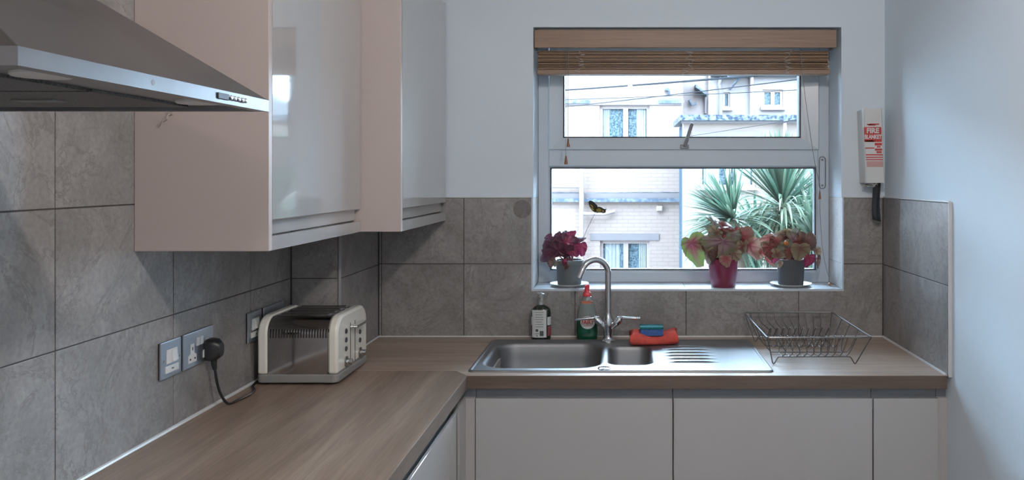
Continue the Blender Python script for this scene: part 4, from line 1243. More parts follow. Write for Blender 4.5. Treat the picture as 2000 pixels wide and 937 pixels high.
for k in range(NS):
    z = zbr1 + 0.0012 + (ztop - zbr1) * (k + 0.2) / NS
    dy, rz_, sh_ = rnd.uniform(-0.002, 0.012), rnd.uniform(-0.004, 0.004), rnd.uniform(-0.004, 0.003)
    tilt = rnd.uniform(-0.02, 0.03)
    if proto is None:
        proto = bx('slat', (sx0 + 0.004, sx1 - 0.003, YS + 0.003, YS + 0.053, z, z + 0.0036), 'blind', t, bevel=0.0008)
        o = proto
    else:
        o = proto.copy(); COL.objects.link(o); o.parent = t
    o.location = Vector(((sx0 + sx1) / 2 + sh_, YS + 0.028 + dy, z)) - ORG[t.name]
    o.rotation_euler = (0, 0, rz_ * 0.6)
bx('bottom_rail', (sx0, sx1, YS, YS + 0.052, zbr0, zbr1), 'blind_dark', t, bevel=0.003)
# bunched ladder cords
for px in (1133, 1347, 1537):
    rnd = random.Random(px)
    pts = []
    for k in range(26):
        u = k / 25
        pts.append(Vector(((px + rnd.uniform(-8, 9) + (rnd.uniform(-10, 4) if u > 0.8 else 0) - 1210) * YS / F, YS - 0.004 - rnd.random() * 0.010, ztop + 0.004 + (zbr0 - 0.002 - ztop) * u + rnd.uniform(-0.004, 0.004))))
    B().tube(spline(pts, 3), 0.00075, 5).build('ladder_cord', 'cord', t, smooth=60)
def tassel(px, py0, py1, Y, par, r=0.0068):
    p0, p1 = P(px, py0, Y), P(px, py1, Y)
    hgt = p0.z - p1.z
    B().lathe([(r * 0.85, 0), (r, hgt * 0.08), (r * 0.85, hgt * 0.35), (r * 0.55, hgt * 0.8), (r * 0.35, hgt)], (p1.x, Y, p1.z), 14).build('tassel', 'tassel', par, smooth=True)
YC = 3.096
for px, pyb in ((1105.5, 306), (1110.0, 271)):
    p0, p1 = P(px, 92, YC + 0.004), P(px - 0.5, pyb, YC + 0.004)
    B().tube([p0, p1], 0.0009, 6).build('pull_cord', 'cord_grey', t)
tassel(1110, 270, 287, YC + 0.004, t)
tassel(1105.5, 304, 321, YC + 0.004, t)
c_ = [P(1563, 92, YC), P(1567, 140, YC), P(1576, 215, YC), P(1590, 310, YC), P(1601, 360, YC + 0.01), P(1601, 375, YC + 0.01), P(1602, 420, YC + 0.02), P(1607, 490, YC + 0.04), P(1618, 540, YC + 0.06)]
B().tube(spline(c_, 5), 0.0011, 6).build('pull_cord', 'cord_grey', t, smooth=60)
tassel(1601, 372, 389, YC + 0.01, t, 0.0055)
e_ = P(1620, 552, YC + 0.065)
B().tube([(e_.x, e_.y - 0.012, WZ0 + 0.0078), (e_.x, e_.y - 0.006, WZ0 + 0.0078), (e_.x + 0.003, e_.y + 0.014, WZ0 + 0.0078)], [0.0055, 0.0075, 0.004], 12).build('tassel', 'tassel', t, smooth=True)
# cord cleat on the frame
a_, c2 = P(1606, 312, YFR - 0.004), P(1606, 362, YFR - 0.004)
t = thing('cord_tidy', 'oval cord loop on two pegs on the window frame', 'cord tidy', (a_.x, YFR, c2.z - 0.02))
lp = [(a_.x + u, YFR - 0.0045, a_.z + w) for u, w in arc((0, 0), 0.0125, 0, 180, 8)] + [(a_.x + u, YFR - 0.0045, c2.z + w) for u, w in arc((0, 0), 0.0125, 180, 360, 8)]
B().tube(lp + [lp[0]], 0.0018, 6).build('loop', 'cord_grey', t, smooth=60)
bx('back_plate', (a_.x - 0.009, a_.x + 0.009, YFR - 0.0030, YFR - 0.0001, c2.z - 0.012, a_.z + 0.012), 'pvc', t, bevel=0.001)
for p in (a_, c2):
    B().tube([(p.x, YFR - 0.0031, p.z), (p.x, YFR - 0.008, p.z)], 0.0042, 12).build('peg', 'rail', t)

# ================================================================== PLANTS ON THE SILL
def leaf_mesh(name, seed, skew=0.18, ser=0.05, fold=0.25, droop=0.35, heart=0.35, narrow=0.62, wave=0.05):
    """begonia leaf: unit length, stalk at the origin, tip along +X, lopsided heart outline"""
    rnd = random.Random(seed)
    S, R = 40, 5
    v, f, rad = [], [], []
    v.append((0, 0, 0)); rad.append(0.0)
    ph = rnd.uniform(0, 6)
    for k in range(1, R + 1):
        u = k / R
        for j in range(S):
            a = 2 * PI * j / S
            d_ = abs(math.atan2(math.sin(a), math.cos(a))) / PI      # 0 tip .. 1 back
            r = 0.30 + 0.50 * (1 - d_) ** 1.6 + 0.20 * math.exp(-((d_ - 0.02) / 0.07) ** 2)
            r += 0.10 * math.exp(-((d_ - 0.68) / 0.20) ** 2)
            r *= 1 - heart * math.exp(-((d_ - 1.0) / 0.10) ** 2)
            r *= 1 + skew * math.sin(a)
            r *= 1 + ser * (math.sin(j * PI) if False else (1 if j % 2 else -1)) * 0.6 * (u ** 6)
            x, y = r * u * math.cos(a), r * u * math.sin(a) * narrow / 0.62
            rr = math.hypot(x, y)
            z = -fold * abs(y) * 0.5 + wave * math.sin(7 * a + ph) * u * u + 0.05 * math.cos(7 * a) * u * (1 - u) * 2
            z -= droop * rr * rr
            v.append((x, y, z)); rad.append(u)
    for j in range(S):
        f.append((0, 1 + j, 1 + (j + 1) % S))
    for k in range(R - 1):
        for j in range(S):
            a, b_ = 1 + k * S + j, 1 + k * S + (j + 1) % S
            f.append((a, a + S, b_ + S, b_))
    me = bpy.data.meshes.new(name)
    me.from_pydata(v, [], f)
    at = me.attributes.new('radial', 'FLOAT', 'POINT')
    at.data.foreach_set('value', rad)
    me.shade_smooth()
    return me

PAL = {
    'burgundy': leaf_mat('burgundy_begonia_leaf', (0.075, 0.014, 0.036), (0.115, 0.028, 0.055), (0.075, 0.022, 0.036), (0.17, 0.06, 0.10), 0.28),
    'crimson': leaf_mat('crimson_begonia_leaf', (0.17, 0.015, 0.05), (0.30, 0.035, 0.085), (0.17, 0.02, 0.06), (0.36, 0.10, 0.16), 0.3),
    'bronze': leaf_mat('bronze_begonia_leaf', (0.10, 0.03, 0.03), (0.16, 0.075, 0.06), (0.10, 0.06, 0.045), (0.2, 0.10, 0.08), 0.35),
    'green_red': leaf_mat('green_edged_red_leaf', (0.16, 0.025, 0.06), (0.20, 0.055, 0.065), (0.17, 0.24, 0.075), (0.30, 0.10, 0.11), 0.4),
    'silver': leaf_mat('silver_purple_leaf', (0.15, 0.045, 0.085), (0.30, 0.195, 0.205), (0.20, 0.19, 0.115), (0.12, 0.04, 0.075), 0.38),
    'pink': leaf_mat('pink_red_leaf', (0.30, 0.03, 0.05), (0.36, 0.12, 0.12), (0.36, 0.23, 0.18), (0.22, 0.03, 0.05), 0.4),
    'olive': leaf_mat('olive_brown_leaf', (0.17, 0.055, 0.05), (0.225, 0.155, 0.105), (0.27, 0.235, 0.15), (0.15, 0.05, 0.05), 0.4),
    'greygreen': leaf_mat('grey_green_leaf', (0.15, 0.08, 0.085), (0.21, 0.205, 0.165), (0.16, 0.18, 0.12), (0.14, 0.06, 0.06), 0.38),
    'red': leaf_mat('deep_red_leaf', (0.17, 0.018, 0.028), (0.22, 0.05, 0.05), (0.17, 0.085, 0.06), (0.27, 0.10, 0.095), 0.35),
}
LEAF = {}
def leaf(parent, pal, px, py, lw, lh, ang, Y, root, tilt=0.0, roll=0.0, var=0, stem=True, stemcol='stalk_red'):
    """centre pixel, length and width in pixels, direction of the tip in the picture (degrees, 0 right, 90 down)"""
    key = (pal, var)
    if key not in LEAF:
        kw = [dict(), dict(skew=0.3, fold=0.5, droop=0.6), dict(skew=-0.2, fold=0.1, droop=0.25, wave=0.09), dict(skew=0.05, narrow=0.5, droop=0.9, fold=0.8)][var % 4]
        me = leaf_mesh('begonia_leaf', 31 + var * 7, **kw)
        me.materials.append(PAL[pal])
        LEAF[key] = me
    s = Y / F
    a = math.radians(ang)
    tip = Vector((math.cos(a), 0, -math.sin(a)))
    nrm = Vector((0, -1, 0))
    side = nrm.cross(tip)
    R = Matrix((tip, side, nrm)).transposed()
    R = R @ Matrix.Rotation(math.radians(tilt), 3, 'Y') @ Matrix.Rotation(math.radians(roll), 3, 'X')
    L_, W_ = lw * s / 1.25, lh * s / 0.92
    ctr = P(px, py, Y)
    pos = ctr - (R @ Vector((1, 0, 0))) * (L_ * 0.30)
    o = bpy.data.objects.new('leaf', LEAF[key]); COL.objects.link(o)
    o.parent = parent
    o.location = pos - ORG[parent.name]
    o.rotation_mode = 'QUATERNION'
    o.rotation_quaternion = R.to_quaternion()
    o.scale = (L_, W_, (L_ + W_) / 2)
    if stem:
        m = (pos + root) / 2 + Vector((0, 0.004, 0.018))
        B().tube(spline([root, m, pos + Vector((0, 0.0015, 0))], 4), [0.0023] * 8 + [0.0017], 6).build('leaf_stalk', stemcol, parent, smooth=60)
    return o
M['stalk_red'] = plain('red_leaf_stalk', (0.22, 0.06, 0.07), 0.5)
M['soil'] = plain('potting_soil', (0.035, 0.025, 0.02), 0.95, var=0.4, scale=200, bump=0.8)
M['pot_grey'] = plain('grey_green_pot', (0.115, 0.135, 0.14), 0.45)
M['pot_charcoal'] = plain('charcoal_pot', (0.068, 0.073, 0.080), 0.5)
M['pot_burgundy'] = plain('burgundy_glazed_pot', (0.19, 0.022, 0.058), 0.28, coat=0.3)
M['saucer'] = plain('white_saucer', (0.60, 0.60, 0.575), 0.35)

def pot(t, cx, cy, z0, rb, rt, h, mat, rim=True):
    pr = [(0.001, 0), (rb - 0.003, 0), (rb, 0.003), (rt - 0.002, h * 0.80)]
    if rim:
        pr += [(rt, h * 0.81), (rt + 0.002, h * 0.98), (rt + 0.001, h)]
    else:
        pr += [(rt, h * 0.98), (rt - 0.0005, h)]
    pr += [(rt - 0.004, h), (rt - 0.005, h * 0.86), (rt - 0.006, h * 0.84)]
    B().lathe(pr, (cx, cy, z0), 40).build('pot', mat, t, smooth=40)
    B().lathe([(0.001, h * 0.87), (rt * 0.6, h * 0.865), (rt - 0.0055, h * 0.85)], (cx, cy, z0), 24).build('soil', 'soil', t, smooth=True)
    return Vector((cx, cy, z0 + h * 0.87))
def saucer(cx, cy, r, label):
    t = tag(B().lathe([(0.001, 0.0), (r * 0.72, 0.0), (r * 0.80, 0.003), (r, 0.010), (r + 0.0005, 0.0115), (r - 0.002, 0.0115), (r * 0.80, 0.0055), (r * 0.70, 0.0045), (0.001, 0.0045)],
                      (cx, cy, WZ0), 48).build('saucer', 'saucer', None, smooth=50), label, 'saucer')
    return WZ0 + 0.0045

# ---- purple begonia in the grey pot
Y1 = 3.160
cx = (1112 - 1210) * Y1 / F
zz = saucer(cx, Y1, 0.0745, 'white saucer under the grey-green pot of purple leaves')
t = thing('potted_begonia', 'purple-leaved begonia in a grey-green pot on the window sill', 'potted plant', (cx, Y1, zz))
r0 = pot(t, cx, Y1, zz, 0.0455, 0.0535, 0.097, 'pot_grey')
S1 = [
    ('burgundy', 1061, 476, 26, 15, 130, 3.12, 20, 40, 1), ('burgundy', 1070, 463, 24, 12, 160, 3.15, 30, 0, 0),
    ('burgundy', 1086, 470, 44, 24, 125, 3.13, -20, 20, 0), ('burgundy', 1098, 462, 38, 20, -35, 3.17, 25, -10, 2),
    ('burgundy', 1112, 453, 30, 9, -18, 3.18, 45, 10, 3), ('crimson', 1117, 460, 26, 16, -40, 3.15, 20, 10, 0),
    ('burgundy', 1080, 491, 50, 26, 172, 3.105, 20, -10, 2), ('burgundy', 1060, 503, 34, 17, 130, 3.10, 25, 10, 1),
    ('bronze', 1073, 512, 28, 16, 95, 3.11, 15, 20, 0), ('crimson', 1108, 477, 30, 22, 60, 3.11, -15, 10, 0),
    ('burgundy', 1133, 469, 36, 13, -15, 3.12, 20, 0, 3), ('crimson', 1136, 486, 28, 26, 80, 3.12, 0, 0, 2),
    ('crimson', 1119, 492, 28, 20, 40, 3.105, 10, -10, 0), ('burgundy', 1101, 494, 34, 24, 100, 3.100, 25, 10, 1),
    ('greygreen', 1084, 514, 16, 11, 110, 3.098, 10, 10, 0), ('burgundy', 1095, 480, 36, 26, 150, 3.12, 0, 0, 2),
    ('crimson', 1102, 513, 16, 9, 85, 3.098, 10, 0, 0), ('bronze', 1106, 521, 12, 7, 120, 3.099, 0, 0, 0),
    ('burgundy', 1121, 478, 30, 20, 20, 3.14, 10, 10, 1), ('burgundy', 1104, 468, 30, 20, 200, 3.16, 0, 10, 0),
]
for i, (pal, px, py, l, w, an, Y, ti, ro, va) in enumerate(S1):
    leaf(t, pal, px, py, l, w, an, Y, r0 + Vector((0.018 * math.cos(i * 2.4), 0.016 * math.sin(i * 2.4), 0)), ti, ro, va, stem=(i not in (14, 16, 17)))

# butterfly on a wire stuck in that pot
M['wing_black'] = plain('black_wing', (0.025, 0.024, 0.02), 0.6)
M['wing_yellow'] = plain('yellow_wing_patch', (0.42, 0.33, 0.04), 0.6)
Yb = 3.150
bp_ = P(1166, 412, Yb)
t = thing('butterfly_ornament', 'black and yellow butterfly on a wire stuck in the plant pot', 'ornament', (cx + 0.025, Y1, zz + 0.088))
B().tube(spline([Vector((cx + 0.028, Y1, zz + 0.086)), P(1139, 466, Yb + 0.004), P(1160, 420, Yb), bp_], 5), 0.0009, 6).build('wire', 'cord_grey', t)
B().tube([P(1158, 411, Yb), P(1167, 410, Yb), P(1178, 408, Yb)], [0.0015, 0.0032, 0.0018], 8).build('body', 'wing_black', t, smooth=True)
def wing(outl, yoff, spots, name='wing'):
    pts = [P(x, y, Yb) for x, y in outl]
    n = len(pts)
    def yy(p, base_):   # wings lean back from the body
        return base_ + yoff * (p.z - bp_.z) * 0.9
    v = [(p.x, yy(p, Yb), p.z) for p in pts] + [(p.x, yy(p, Yb) + 0.0008, p.z) for p in pts]
    f = [tuple(range(n)), tuple(range(n, 2 * n))[::-1]] + [(i, n + i, n + (i + 1) % n, (i + 1) % n) for i in range(n)]
    w = B().add(v, f).build(name, 'wing_black', t)
    for sp_ in spots:
        q = [P(x, y, Yb) for x, y in sp_]
        m = len(q)
        v = [(p.x, yy(p, Yb) - 0.0007, p.z) for p in q] + [(p.x, yy(p, Yb) - 0.0001, p.z) for p in q]
        f = [tuple(range(m)), tuple(range(m, 2 * m))[::-1]] + [(i, m + i, m + (i + 1) % m, (i + 1) % m) for i in range(m)]
        B().add(v, f).build('wing_patch', 'wing_yellow', w)
wing([(1149, 394), (1152, 391.5), (1157, 393), (1162, 397), (1167, 402), (1166, 410), (1162, 415), (1157, 412), (1152, 405), (1149.5, 399)], 0.8,
     [[(1151, 399), (1156, 401), (1159, 405), (1157, 405)], [(1152, 404), (1158, 407), (1161, 410), (1158, 410)], [(1155, 408.5), (1160, 411.5), (1161, 413.5), (1158, 412.5)]])
wing([(1163, 407), (1168, 403), (1174, 404), (1180, 408), (1185.5, 407), (1183, 410), (1183, 415), (1179, 416.5), (1172, 415), (1165, 416), (1162, 412)], -0.8,
     [[(1164, 409), (1170, 406), (1175, 409), (1173, 413), (1166, 414)], [(1176, 410), (1180, 411), (1179, 414), (1175, 413)]])

# ---- large begonia in the burgundy pot
Y2 = 3.140
cx = (1412.5 - 1210) * Y2 / F
t = thing('potted_begonia', 'large-leaved red and green begonia in a burgundy pot on the sill', 'potted plant', (cx, Y2, WZ0))
r0 = pot(t, cx, Y2, WZ0, 0.0465, 0.0590, 0.108, 'pot_burgundy', rim=False)
S2_ = [
    ('green_red', 1354, 489, 64, 46, 72, 3.105, -12, 12, 0), ('silver', 1412, 481, 42, 64, 95, 3.075, -10, 0, 2),
    ('greygreen', 1404, 437, 50, 22, 15, 3.14, 35, -15, 1), ('red', 1398, 447, 50, 16, 175, 3.11, 30, 20, 3),
    ('red', 1424, 448, 44, 20, 20, 3.12, 20, -10, 1), ('greygreen', 1381, 461, 34, 20, 155, 3.10, 10, 35, 1),
    ('olive', 1397, 459, 30, 26, 120, 3.105, 10, 10, 2), ('silver', 1370, 470, 22, 22, 200, 3.12, 0, 0, 0),
    ('greygreen', 1433, 463, 24, 30, 80, 3.085, -10, 0, 0), ('red', 1449, 474, 60, 26, 85, 3.10, 15, 30, 1),
    ('olive', 1446, 490, 44, 24, 105, 3.09, 10, -20, 0), ('pink', 1468, 488, 48, 30, 68, 3.10, 0, 25, 0),
    ('red', 1461, 456, 38, 16, 20, 3.13, 20, 10, 3), ('red', 1381, 487, 26, 18, 60, 3.10, 10, 10, 0),
    ('olive', 1382, 501, 36, 20, 95, 3.085, 10, 20, 1), ('bronze', 1397, 502, 38, 26, 85, 3.072, 15, -20, 1),
    ('pink', 1420, 509, 24, 22, 80, 3.068, -10, 0, 2), ('burgundy', 1408, 498, 30, 30, 90, 3.085, 0, 0, 0),
    ('red', 1417, 461, 34, 26, 45, 3.12, 0, 0, 0), ('bronze', 1390, 475, 34, 28, 150, 3.11, 0, 0, 0),
    ('greygreen', 1419, 440, 40, 18, -10, 3.15, 35, 10, 2), ('crimson', 1436, 478, 34, 26, 60, 3.11, 0, 0, 0),
    ('pink', 1478, 500, 30, 12, 60, 3.11, 0, 40, 3), ('olive', 1431, 500, 30, 24, 110, 3.09, 10, 20, 0),
    ('red', 1442, 456, 30, 20, 50, 3.14, 0, 0, 2), ('greygreen', 1389, 446, 30, 16, 200, 3.15, 25, 0, 0),
]
for i, (pal, px, py, l, w, an, Y, ti, ro, va) in enumerate(S2_):
    leaf(t, pal, px, py, l, w, an, Y, r0 + Vector((0.02 * math.cos(i * 2.4), 0.018 * math.sin(i * 2.4), 0)), ti, ro, va, stem=(py < 495))

# ---- begonia in the charcoal pot
Y3 = 3.160
cx = (1544.5 - 1210) * Y3 / F
zz = saucer(cx, Y3, 0.0790, 'white saucer under the charcoal pot near the window corner')
t = thing('potted_begonia', 'olive and pink begonia in a charcoal pot on the sill', 'potted plant', (cx, Y3, zz))
r0 = pot(t, cx, Y3, zz, 0.0480, 0.0545, 0.100, 'pot_charcoal', rim=False)
S3 = [
    ('pink', 1496, 465, 30, 18, 170, 3.12, 10, 20, 0), ('pink', 1508, 464, 26, 18, -60, 3.14, 20, 0, 1), ('red', 1513, 475, 30, 24, 100, 3.10, 0, 10, 0),
    ('olive', 1525, 457, 42, 18, 165, 3.15, 30, 0, 1), ('olive', 1545, 455, 46, 20, 5, 3.16, 35, 0, 2), ('greygreen', 1560, 459, 36, 18, 15, 3.15, 30, 10, 0),
    ('silver', 1556, 468, 40, 20, 10, 3.12, 15, 0, 1), ('greygreen', 1533, 485, 36, 24, 160, 3.09, 0, 10, 2), ('olive', 1561, 491, 34, 36, 95, 3.075, -5, 0, 0),
    ('bronze', 1580, 478, 40, 22, 60, 3.10, 10, 20, 1), ('crimson', 1578, 508, 28, 20, 110, 3.085, 0, 10, 0), ('olive', 1596, 493, 20, 14, 70, 3.12, 0, 20, 0),
    ('bronze', 1597, 511, 28, 10, 95, 3.115, 0, 20, 3), ('red', 1505, 490, 34, 22, 80, 3.09, 0, 0, 2), ('olive', 1524, 498, 36, 18, 10, 3.085, 10, 0, 0),
    ('crimson', 1513, 501, 26, 22, 100, 3.09, 0, 0, 0), ('olive', 1523, 516, 14, 11, 90, 3.088, 0, 0, 0), ('pink', 1491, 496, 24, 12, 40, 3.10, 0, 20, 0),
    ('pink', 1504, 515, 34, 9, 48, 3.10, 0, 20, 3), ('olive', 1588, 464, 32, 11, -12, 3.14, 20, 0, 3), ('red', 1541, 494, 26, 20, 90, 3.085, 0, 0, 0),
    ('bronze', 1568, 472, 34, 26, 40, 3.13, 0, 0, 0), ('crimson', 1541, 470, 30, 20, 190, 3.13, 0, 0, 2), ('bronze', 1523, 471, 30, 22, 130, 3.13, 0, 0, 0),
    ('red', 1548, 481, 36, 30, 90, 3.12, 0, 0, 0), ('olive', 1574, 492, 30, 22, 70, 3.09, 10, 10, 2), ('silver', 1500, 478, 24, 18, 200, 3.11, 0, 0, 1),
]
for i, (pal, px, py, l, w, an, Y, ti, ro, va) in enumerate(S3):
    leaf(t, pal, px, py, l, w, an, Y, r0 + Vector((0.02 * math.cos(i * 2.4), 0.018 * math.sin(i * 2.4), 0)), ti, ro, va, stem=(py < 495))
M['bud'] = plain('orange_bud', (0.52, 0.17, 0.03), 0.3)
bc = P(1535, 475, 3.075)
B().lathe([(0.0008, -0.010), (0.007, -0.006), (0.0095, 0), (0.007, 0.006), (0.0008, 0.010)], bc, 16).build('flower_bud', 'bud', t, smooth=True)

# ================================================================== OUTSIDE
M['brick_white'] = brick_mat('white_painted_brick', (0.186, 0.139, 0.120), (0.140, 0.110, 0.098))
M['render_cream'] = plain('cream_render', (0.131, 0.1015, 0.0871), 0.85, var=0.03, scale=2)
M['render_blue'] = plain('pale_blue_render', (0.1481, 0.1275, 0.122), 0.85, var=0.02, scale=1)
M['band'] = plain('grey_stone_band', (0.1093, 0.0943, 0.095), 0.8, var=0.05, scale=5)
M['band_dark'] = speckle('lead_flashing', (0.05, 0.061, 0.08), (0.115, 0.126, 0.137), 9.0)
M['felt'] = speckle('wet_roof_edge', (0.022, 0.029, 0.04), (0.108, 0.12, 0.13), 14.0)
M['ext_white'] = plain('white_house_paint', (0.1854, 0.1465, 0.1346), 0.5, var=0.01)
M['pane_far'] = speckle('rain_speckled_glass', (0.02, 0.035, 0.043), (0.086, 0.108, 0.12), 26.0, 0.3)
M['curtain'] = plain('net_curtain', (0.144, 0.1498, 0.1555), 0.9, var=0.15, scale=9)
M['slate'] = plain('slate_roof', (0.054, 0.0576, 0.0612), 0.7, var=0.15, scale=3)
M['pipe_white'] = plain('white_pipe', (0.1854, 0.1465, 0.1346), 0.4)
M['cable'] = plain('black_cable', (0.0158, 0.0173, 0.0202), 0.9)
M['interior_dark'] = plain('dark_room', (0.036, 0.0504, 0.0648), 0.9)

for k_ in ('brick_white', 'render_cream', 'render_blue', 'band', 'band_dark', 'felt', 'ext_white', 'pane_far', 'curtain', 'slate', 'pipe_white', 'cable', 'interior_dark'):
    M[k_].node_tree.nodes['Principled BSDF'].inputs['Specular IOR Level'].default_value = 0.04

def q(px, Y): return (px - 1210) * Y / F
def qz(py, Y): return CAMZ - (py - 345) * Y / F
def house_window(t, x0, x1, z0, z1, Y, split=0.5, rec=0.10, curtain=(), fw=0.06):
    """casement in an opening of the wall: frame, mullion, panes, curtains and dark room behind"""
    fr = ring(B(), x0, x1, z0, z1, x0 + fw, x1 - fw, z0 + fw, z1 - fw, Y + rec - 0.05, Y + rec + 0.03)
    xm = x0 + (x1 - x0) * split
    if split:
        fr.box(xm - fw * 0.8, xm + fw * 0.8, Y + rec - 0.05, Y + rec + 0.03, z0 + fw, z1 - fw)
    w = fr.build('window', 'ext_white', t)
    segs = [(x0 + fw, xm - fw * 0.8), (xm + fw * 0.8, x1 - fw)] if split else [(x0 + fw, x1 - fw)]
    for a, b_ in segs:
        bx('pane', (a, b_, Y + rec, Y + rec + 0.01, z0 + fw, z1 - fw), 'pane_far', w)
    for a, b_ in curtain:
        b = B()
        X0, X1 = x0 + (x1 - x0) * a, x0 + (x1 - x0) * b_
        n = 12
        v = [(X0 + (X1 - X0) * i / n, Y + rec - 0.010 + 0.007 * math.sin(i * 2.2), z) for z in (z0 + fw, z1 - fw) for i in range(n + 1)]
        f = [(i, i + 1, n + 2 + i, n + 1 + i) for i in range(n)]
        b.add(v, f).build('curtain', 'curtain', w, smooth=True)
    return w
def wall_open(x0, x1, z0, z1, hs, Y, th=0.3):
    return holes(B(), x0, x1, z0, z1, hs, lambda b, a, c, d, e: b.box(a, c, Y, Y + th, d, e))

# ---- white brick house across the yard
YA = 16.0
A1 = (q(1172, YA), q(1269, YA), qz(560, YA), qz(470, YA))
A2 = (q(1171, YA), q(1269, YA), qz(300, YA), qz(206, YA))
t = thing('brick_house', 'white painted brick house across the yard', 'house', (-3.5, YA, -3.0))
wall_open(-9.0, q(1334, YA), -3.0, 4.6, [A1, A2], YA).build('wall', 'brick_white', t)
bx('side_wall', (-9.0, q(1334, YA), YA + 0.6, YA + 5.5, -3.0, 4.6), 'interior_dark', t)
bx('roof', (-9.2, q(1334, YA) + 0.12, YA - 0.25, YA + 5.6, 4.6, 4.85), 'slate', t)
house_window(t, *A1, YA, 0.52, curtain=((0.10, 0.40), (0.78, 0.93)))
house_window(t, *A2, YA, 0.52, curtain=((0.06, 0.20), (0.74, 0.93)))
bx('lintel', (q(1153, YA), q(1287, YA), YA - 0.02, YA + 0.06, qz(469, YA), qz(456, YA)), 'band', t)
bx('string_course', (-9.0, q(1334, YA), YA - 0.03, YA - 0.0005, qz(205, YA), qz(191, YA)), 'band', t)
for a, b_ in ((1040, 1151), (1287, 1336)):
    bx('course_flashing', (q(a, YA), q(b_, YA), YA - 0.05, YA - 0.0302, qz(202, YA), qz(196, YA)), 'band_dark', t)
bx('ledge', (-9.0, q(1331, YA), YA - 0.07, YA - 0.0005, qz(389, YA), qz(377, YA)), 'band', t)
bx('ledge_flashing', (-9.0, q(1330, YA), YA - 0.10, YA - 0.0702, qz(394, YA), qz(387, YA)), 'band_dark', t)
def pipe(pts, r, name='pipe', mat='pipe_white', par=None):
    return B().tube([Vector(p) for p in pts], r, 10).build(name, mat, par, smooth=50)
Yp = YA - 0.14
pipe([(q(1040, Yp), Yp, qz(364, Yp)), (q(1136, Yp), Yp, qz(364, Yp))], 0.035, 'waste_pipe', par=t)
pipe([(q(1136, Yp), Yp, qz(320, Yp)), (q(1136, Yp), Yp, -3.0)], 0.047, 'soil_pipe', par=t)
pipe([(q(1138, Yp), Yp, qz(417, Yp)), (q(1180, Yp), Yp, qz(418, Yp)), (q(1200, Yp), Yp + 0.06, qz(413, Yp))], 0.036, 'branch_pipe', par=t)
pipe([(q(1332.5, Yp), Yp, 4.55), (q(1332.5, Yp), Yp, -3.0)], 0.014, 'downpipe', 'band', t)
bx('vent_hood', (q(1282, YA), q(1294, YA), YA - 0.09, YA - 0.0005, qz(412, YA), qz(402, YA)), 'pipe_white', t, bevel=0.02)
lt = B().box(q(1298, YA), q(1307, YA), YA - 0.12, YA - 0.0005, qz(178, YA), qz(173.5, YA)).box(q(1303, YA), q(1308, YA), YA - 0.05, YA - 0.0005, qz(185, YA), qz(178, YA))
lt.build('wall_lamp', 'band_dark', t)
pipe([(q(1040, Yp), YA - 0.02, qz(375, YA)), (q(1150, Yp), YA - 0.02, qz(377, YA)), (q(1240, Yp), YA - 0.03, qz(375.5, YA)), (q(1330, Yp), YA - 0.02, qz(375, YA))], 0.008, 'wall_cable', 'band_dark', t)

# ---- flat-roofed extension on the right
YB = 14.0
xb0, xb1 = q(1335, YB), 9.5
B1 = (q(1366, YB), q(1477, YB), qz(367, YB), qz(269, YB))
t = thing('flat_roof_extension', 'cream flat-roofed extension behind the spiky palm', 'building', (5, YB, -3.0))
wall_open(xb0, xb1, -3.0, qz(236, YB), [B1], YB).build('wall', 'render_cream', t)
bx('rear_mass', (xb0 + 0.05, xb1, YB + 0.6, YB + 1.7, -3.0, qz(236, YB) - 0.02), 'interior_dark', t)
bx('roof_edge', (q(1328, YB), xb1 + 0.1, YB - 0.12, YB + 1.75, qz(236, YB), qz(225, YB)), 'felt', t)
bx('soffit_line', (q(1331, YB), xb1 + 0.05, YB - 0.05, YB - 0.0005, qz(241, YB), qz(236.5, YB)), 'band', t)
bx('lintel', (q(1352, YB), q(1486, YB), YB - 0.02, YB - 0.0005, qz(268, YB), qz(256.5, YB)), 'band', t)
house_window(t, *B1, YB, 0.52, curtain=((0.08, 0.36), (0.6, 0.92)), fw=0.055)
bx('sill', (q(1362, YB), q(1481, YB), YB - 0.08, YB - 0.0005, qz(371, YB), qz(367, YB)), 'ext_white', t)
pipe([(q(1531, YB), YB - 0.09, qz(241, YB)), (q(1531, YB), YB - 0.09, -3.0)], 0.028, 'downpipe', par=t)
bx('gutter_bracket', (q(1527, YB), q(1535, YB), YB - 0.16, YB - 0.121, qz(238, YB), qz(229, YB)), 'band_dark', t)

# ---- porch-like gable with a sloping cover between the two houses
YG = 17.0
t = thing('gable_return', 'white gable return with small lean-to roof between the houses', 'building', (1.4, YG, -3.0))
bx('wall', (q(1334, YA) + 0.0005, q(1384, YG), YG, YG + 4, -3.0, 4.55), 'ext_white', t)
g = B().prism([(q(1356, YG), qz(168, YG)), (q(1378, YG), qz(186, YG)), (q(1378, YG), qz(190, YG)), (q(1356, YG), qz(174, YG))], 'Y', YG - 0.35, YG - 0.0005)
g.build('lean_to_cover', 'band_dark', t)
bx('corner_board', (q(1376, YG), q(1379, YG), YG - 0.06, YG - 0.0005, qz(222, YG), qz(188, YG)), 'band', t)
pipe([(q(1346, YG), YG - 0.05, qz(196, YG)), (q(1350, YG), YG - 0.1, qz(206, YG)), (q(1359, YG), YG - 0.1, qz(203, YG))], 0.03, 'pipe_bend', 'band_dark', t)
pipe([(q(1384, YG), YG - 0.05, 4.5), (q(1384, YG), YG - 0.05, -3.0)], 0.03, 'downpipe', par=t)

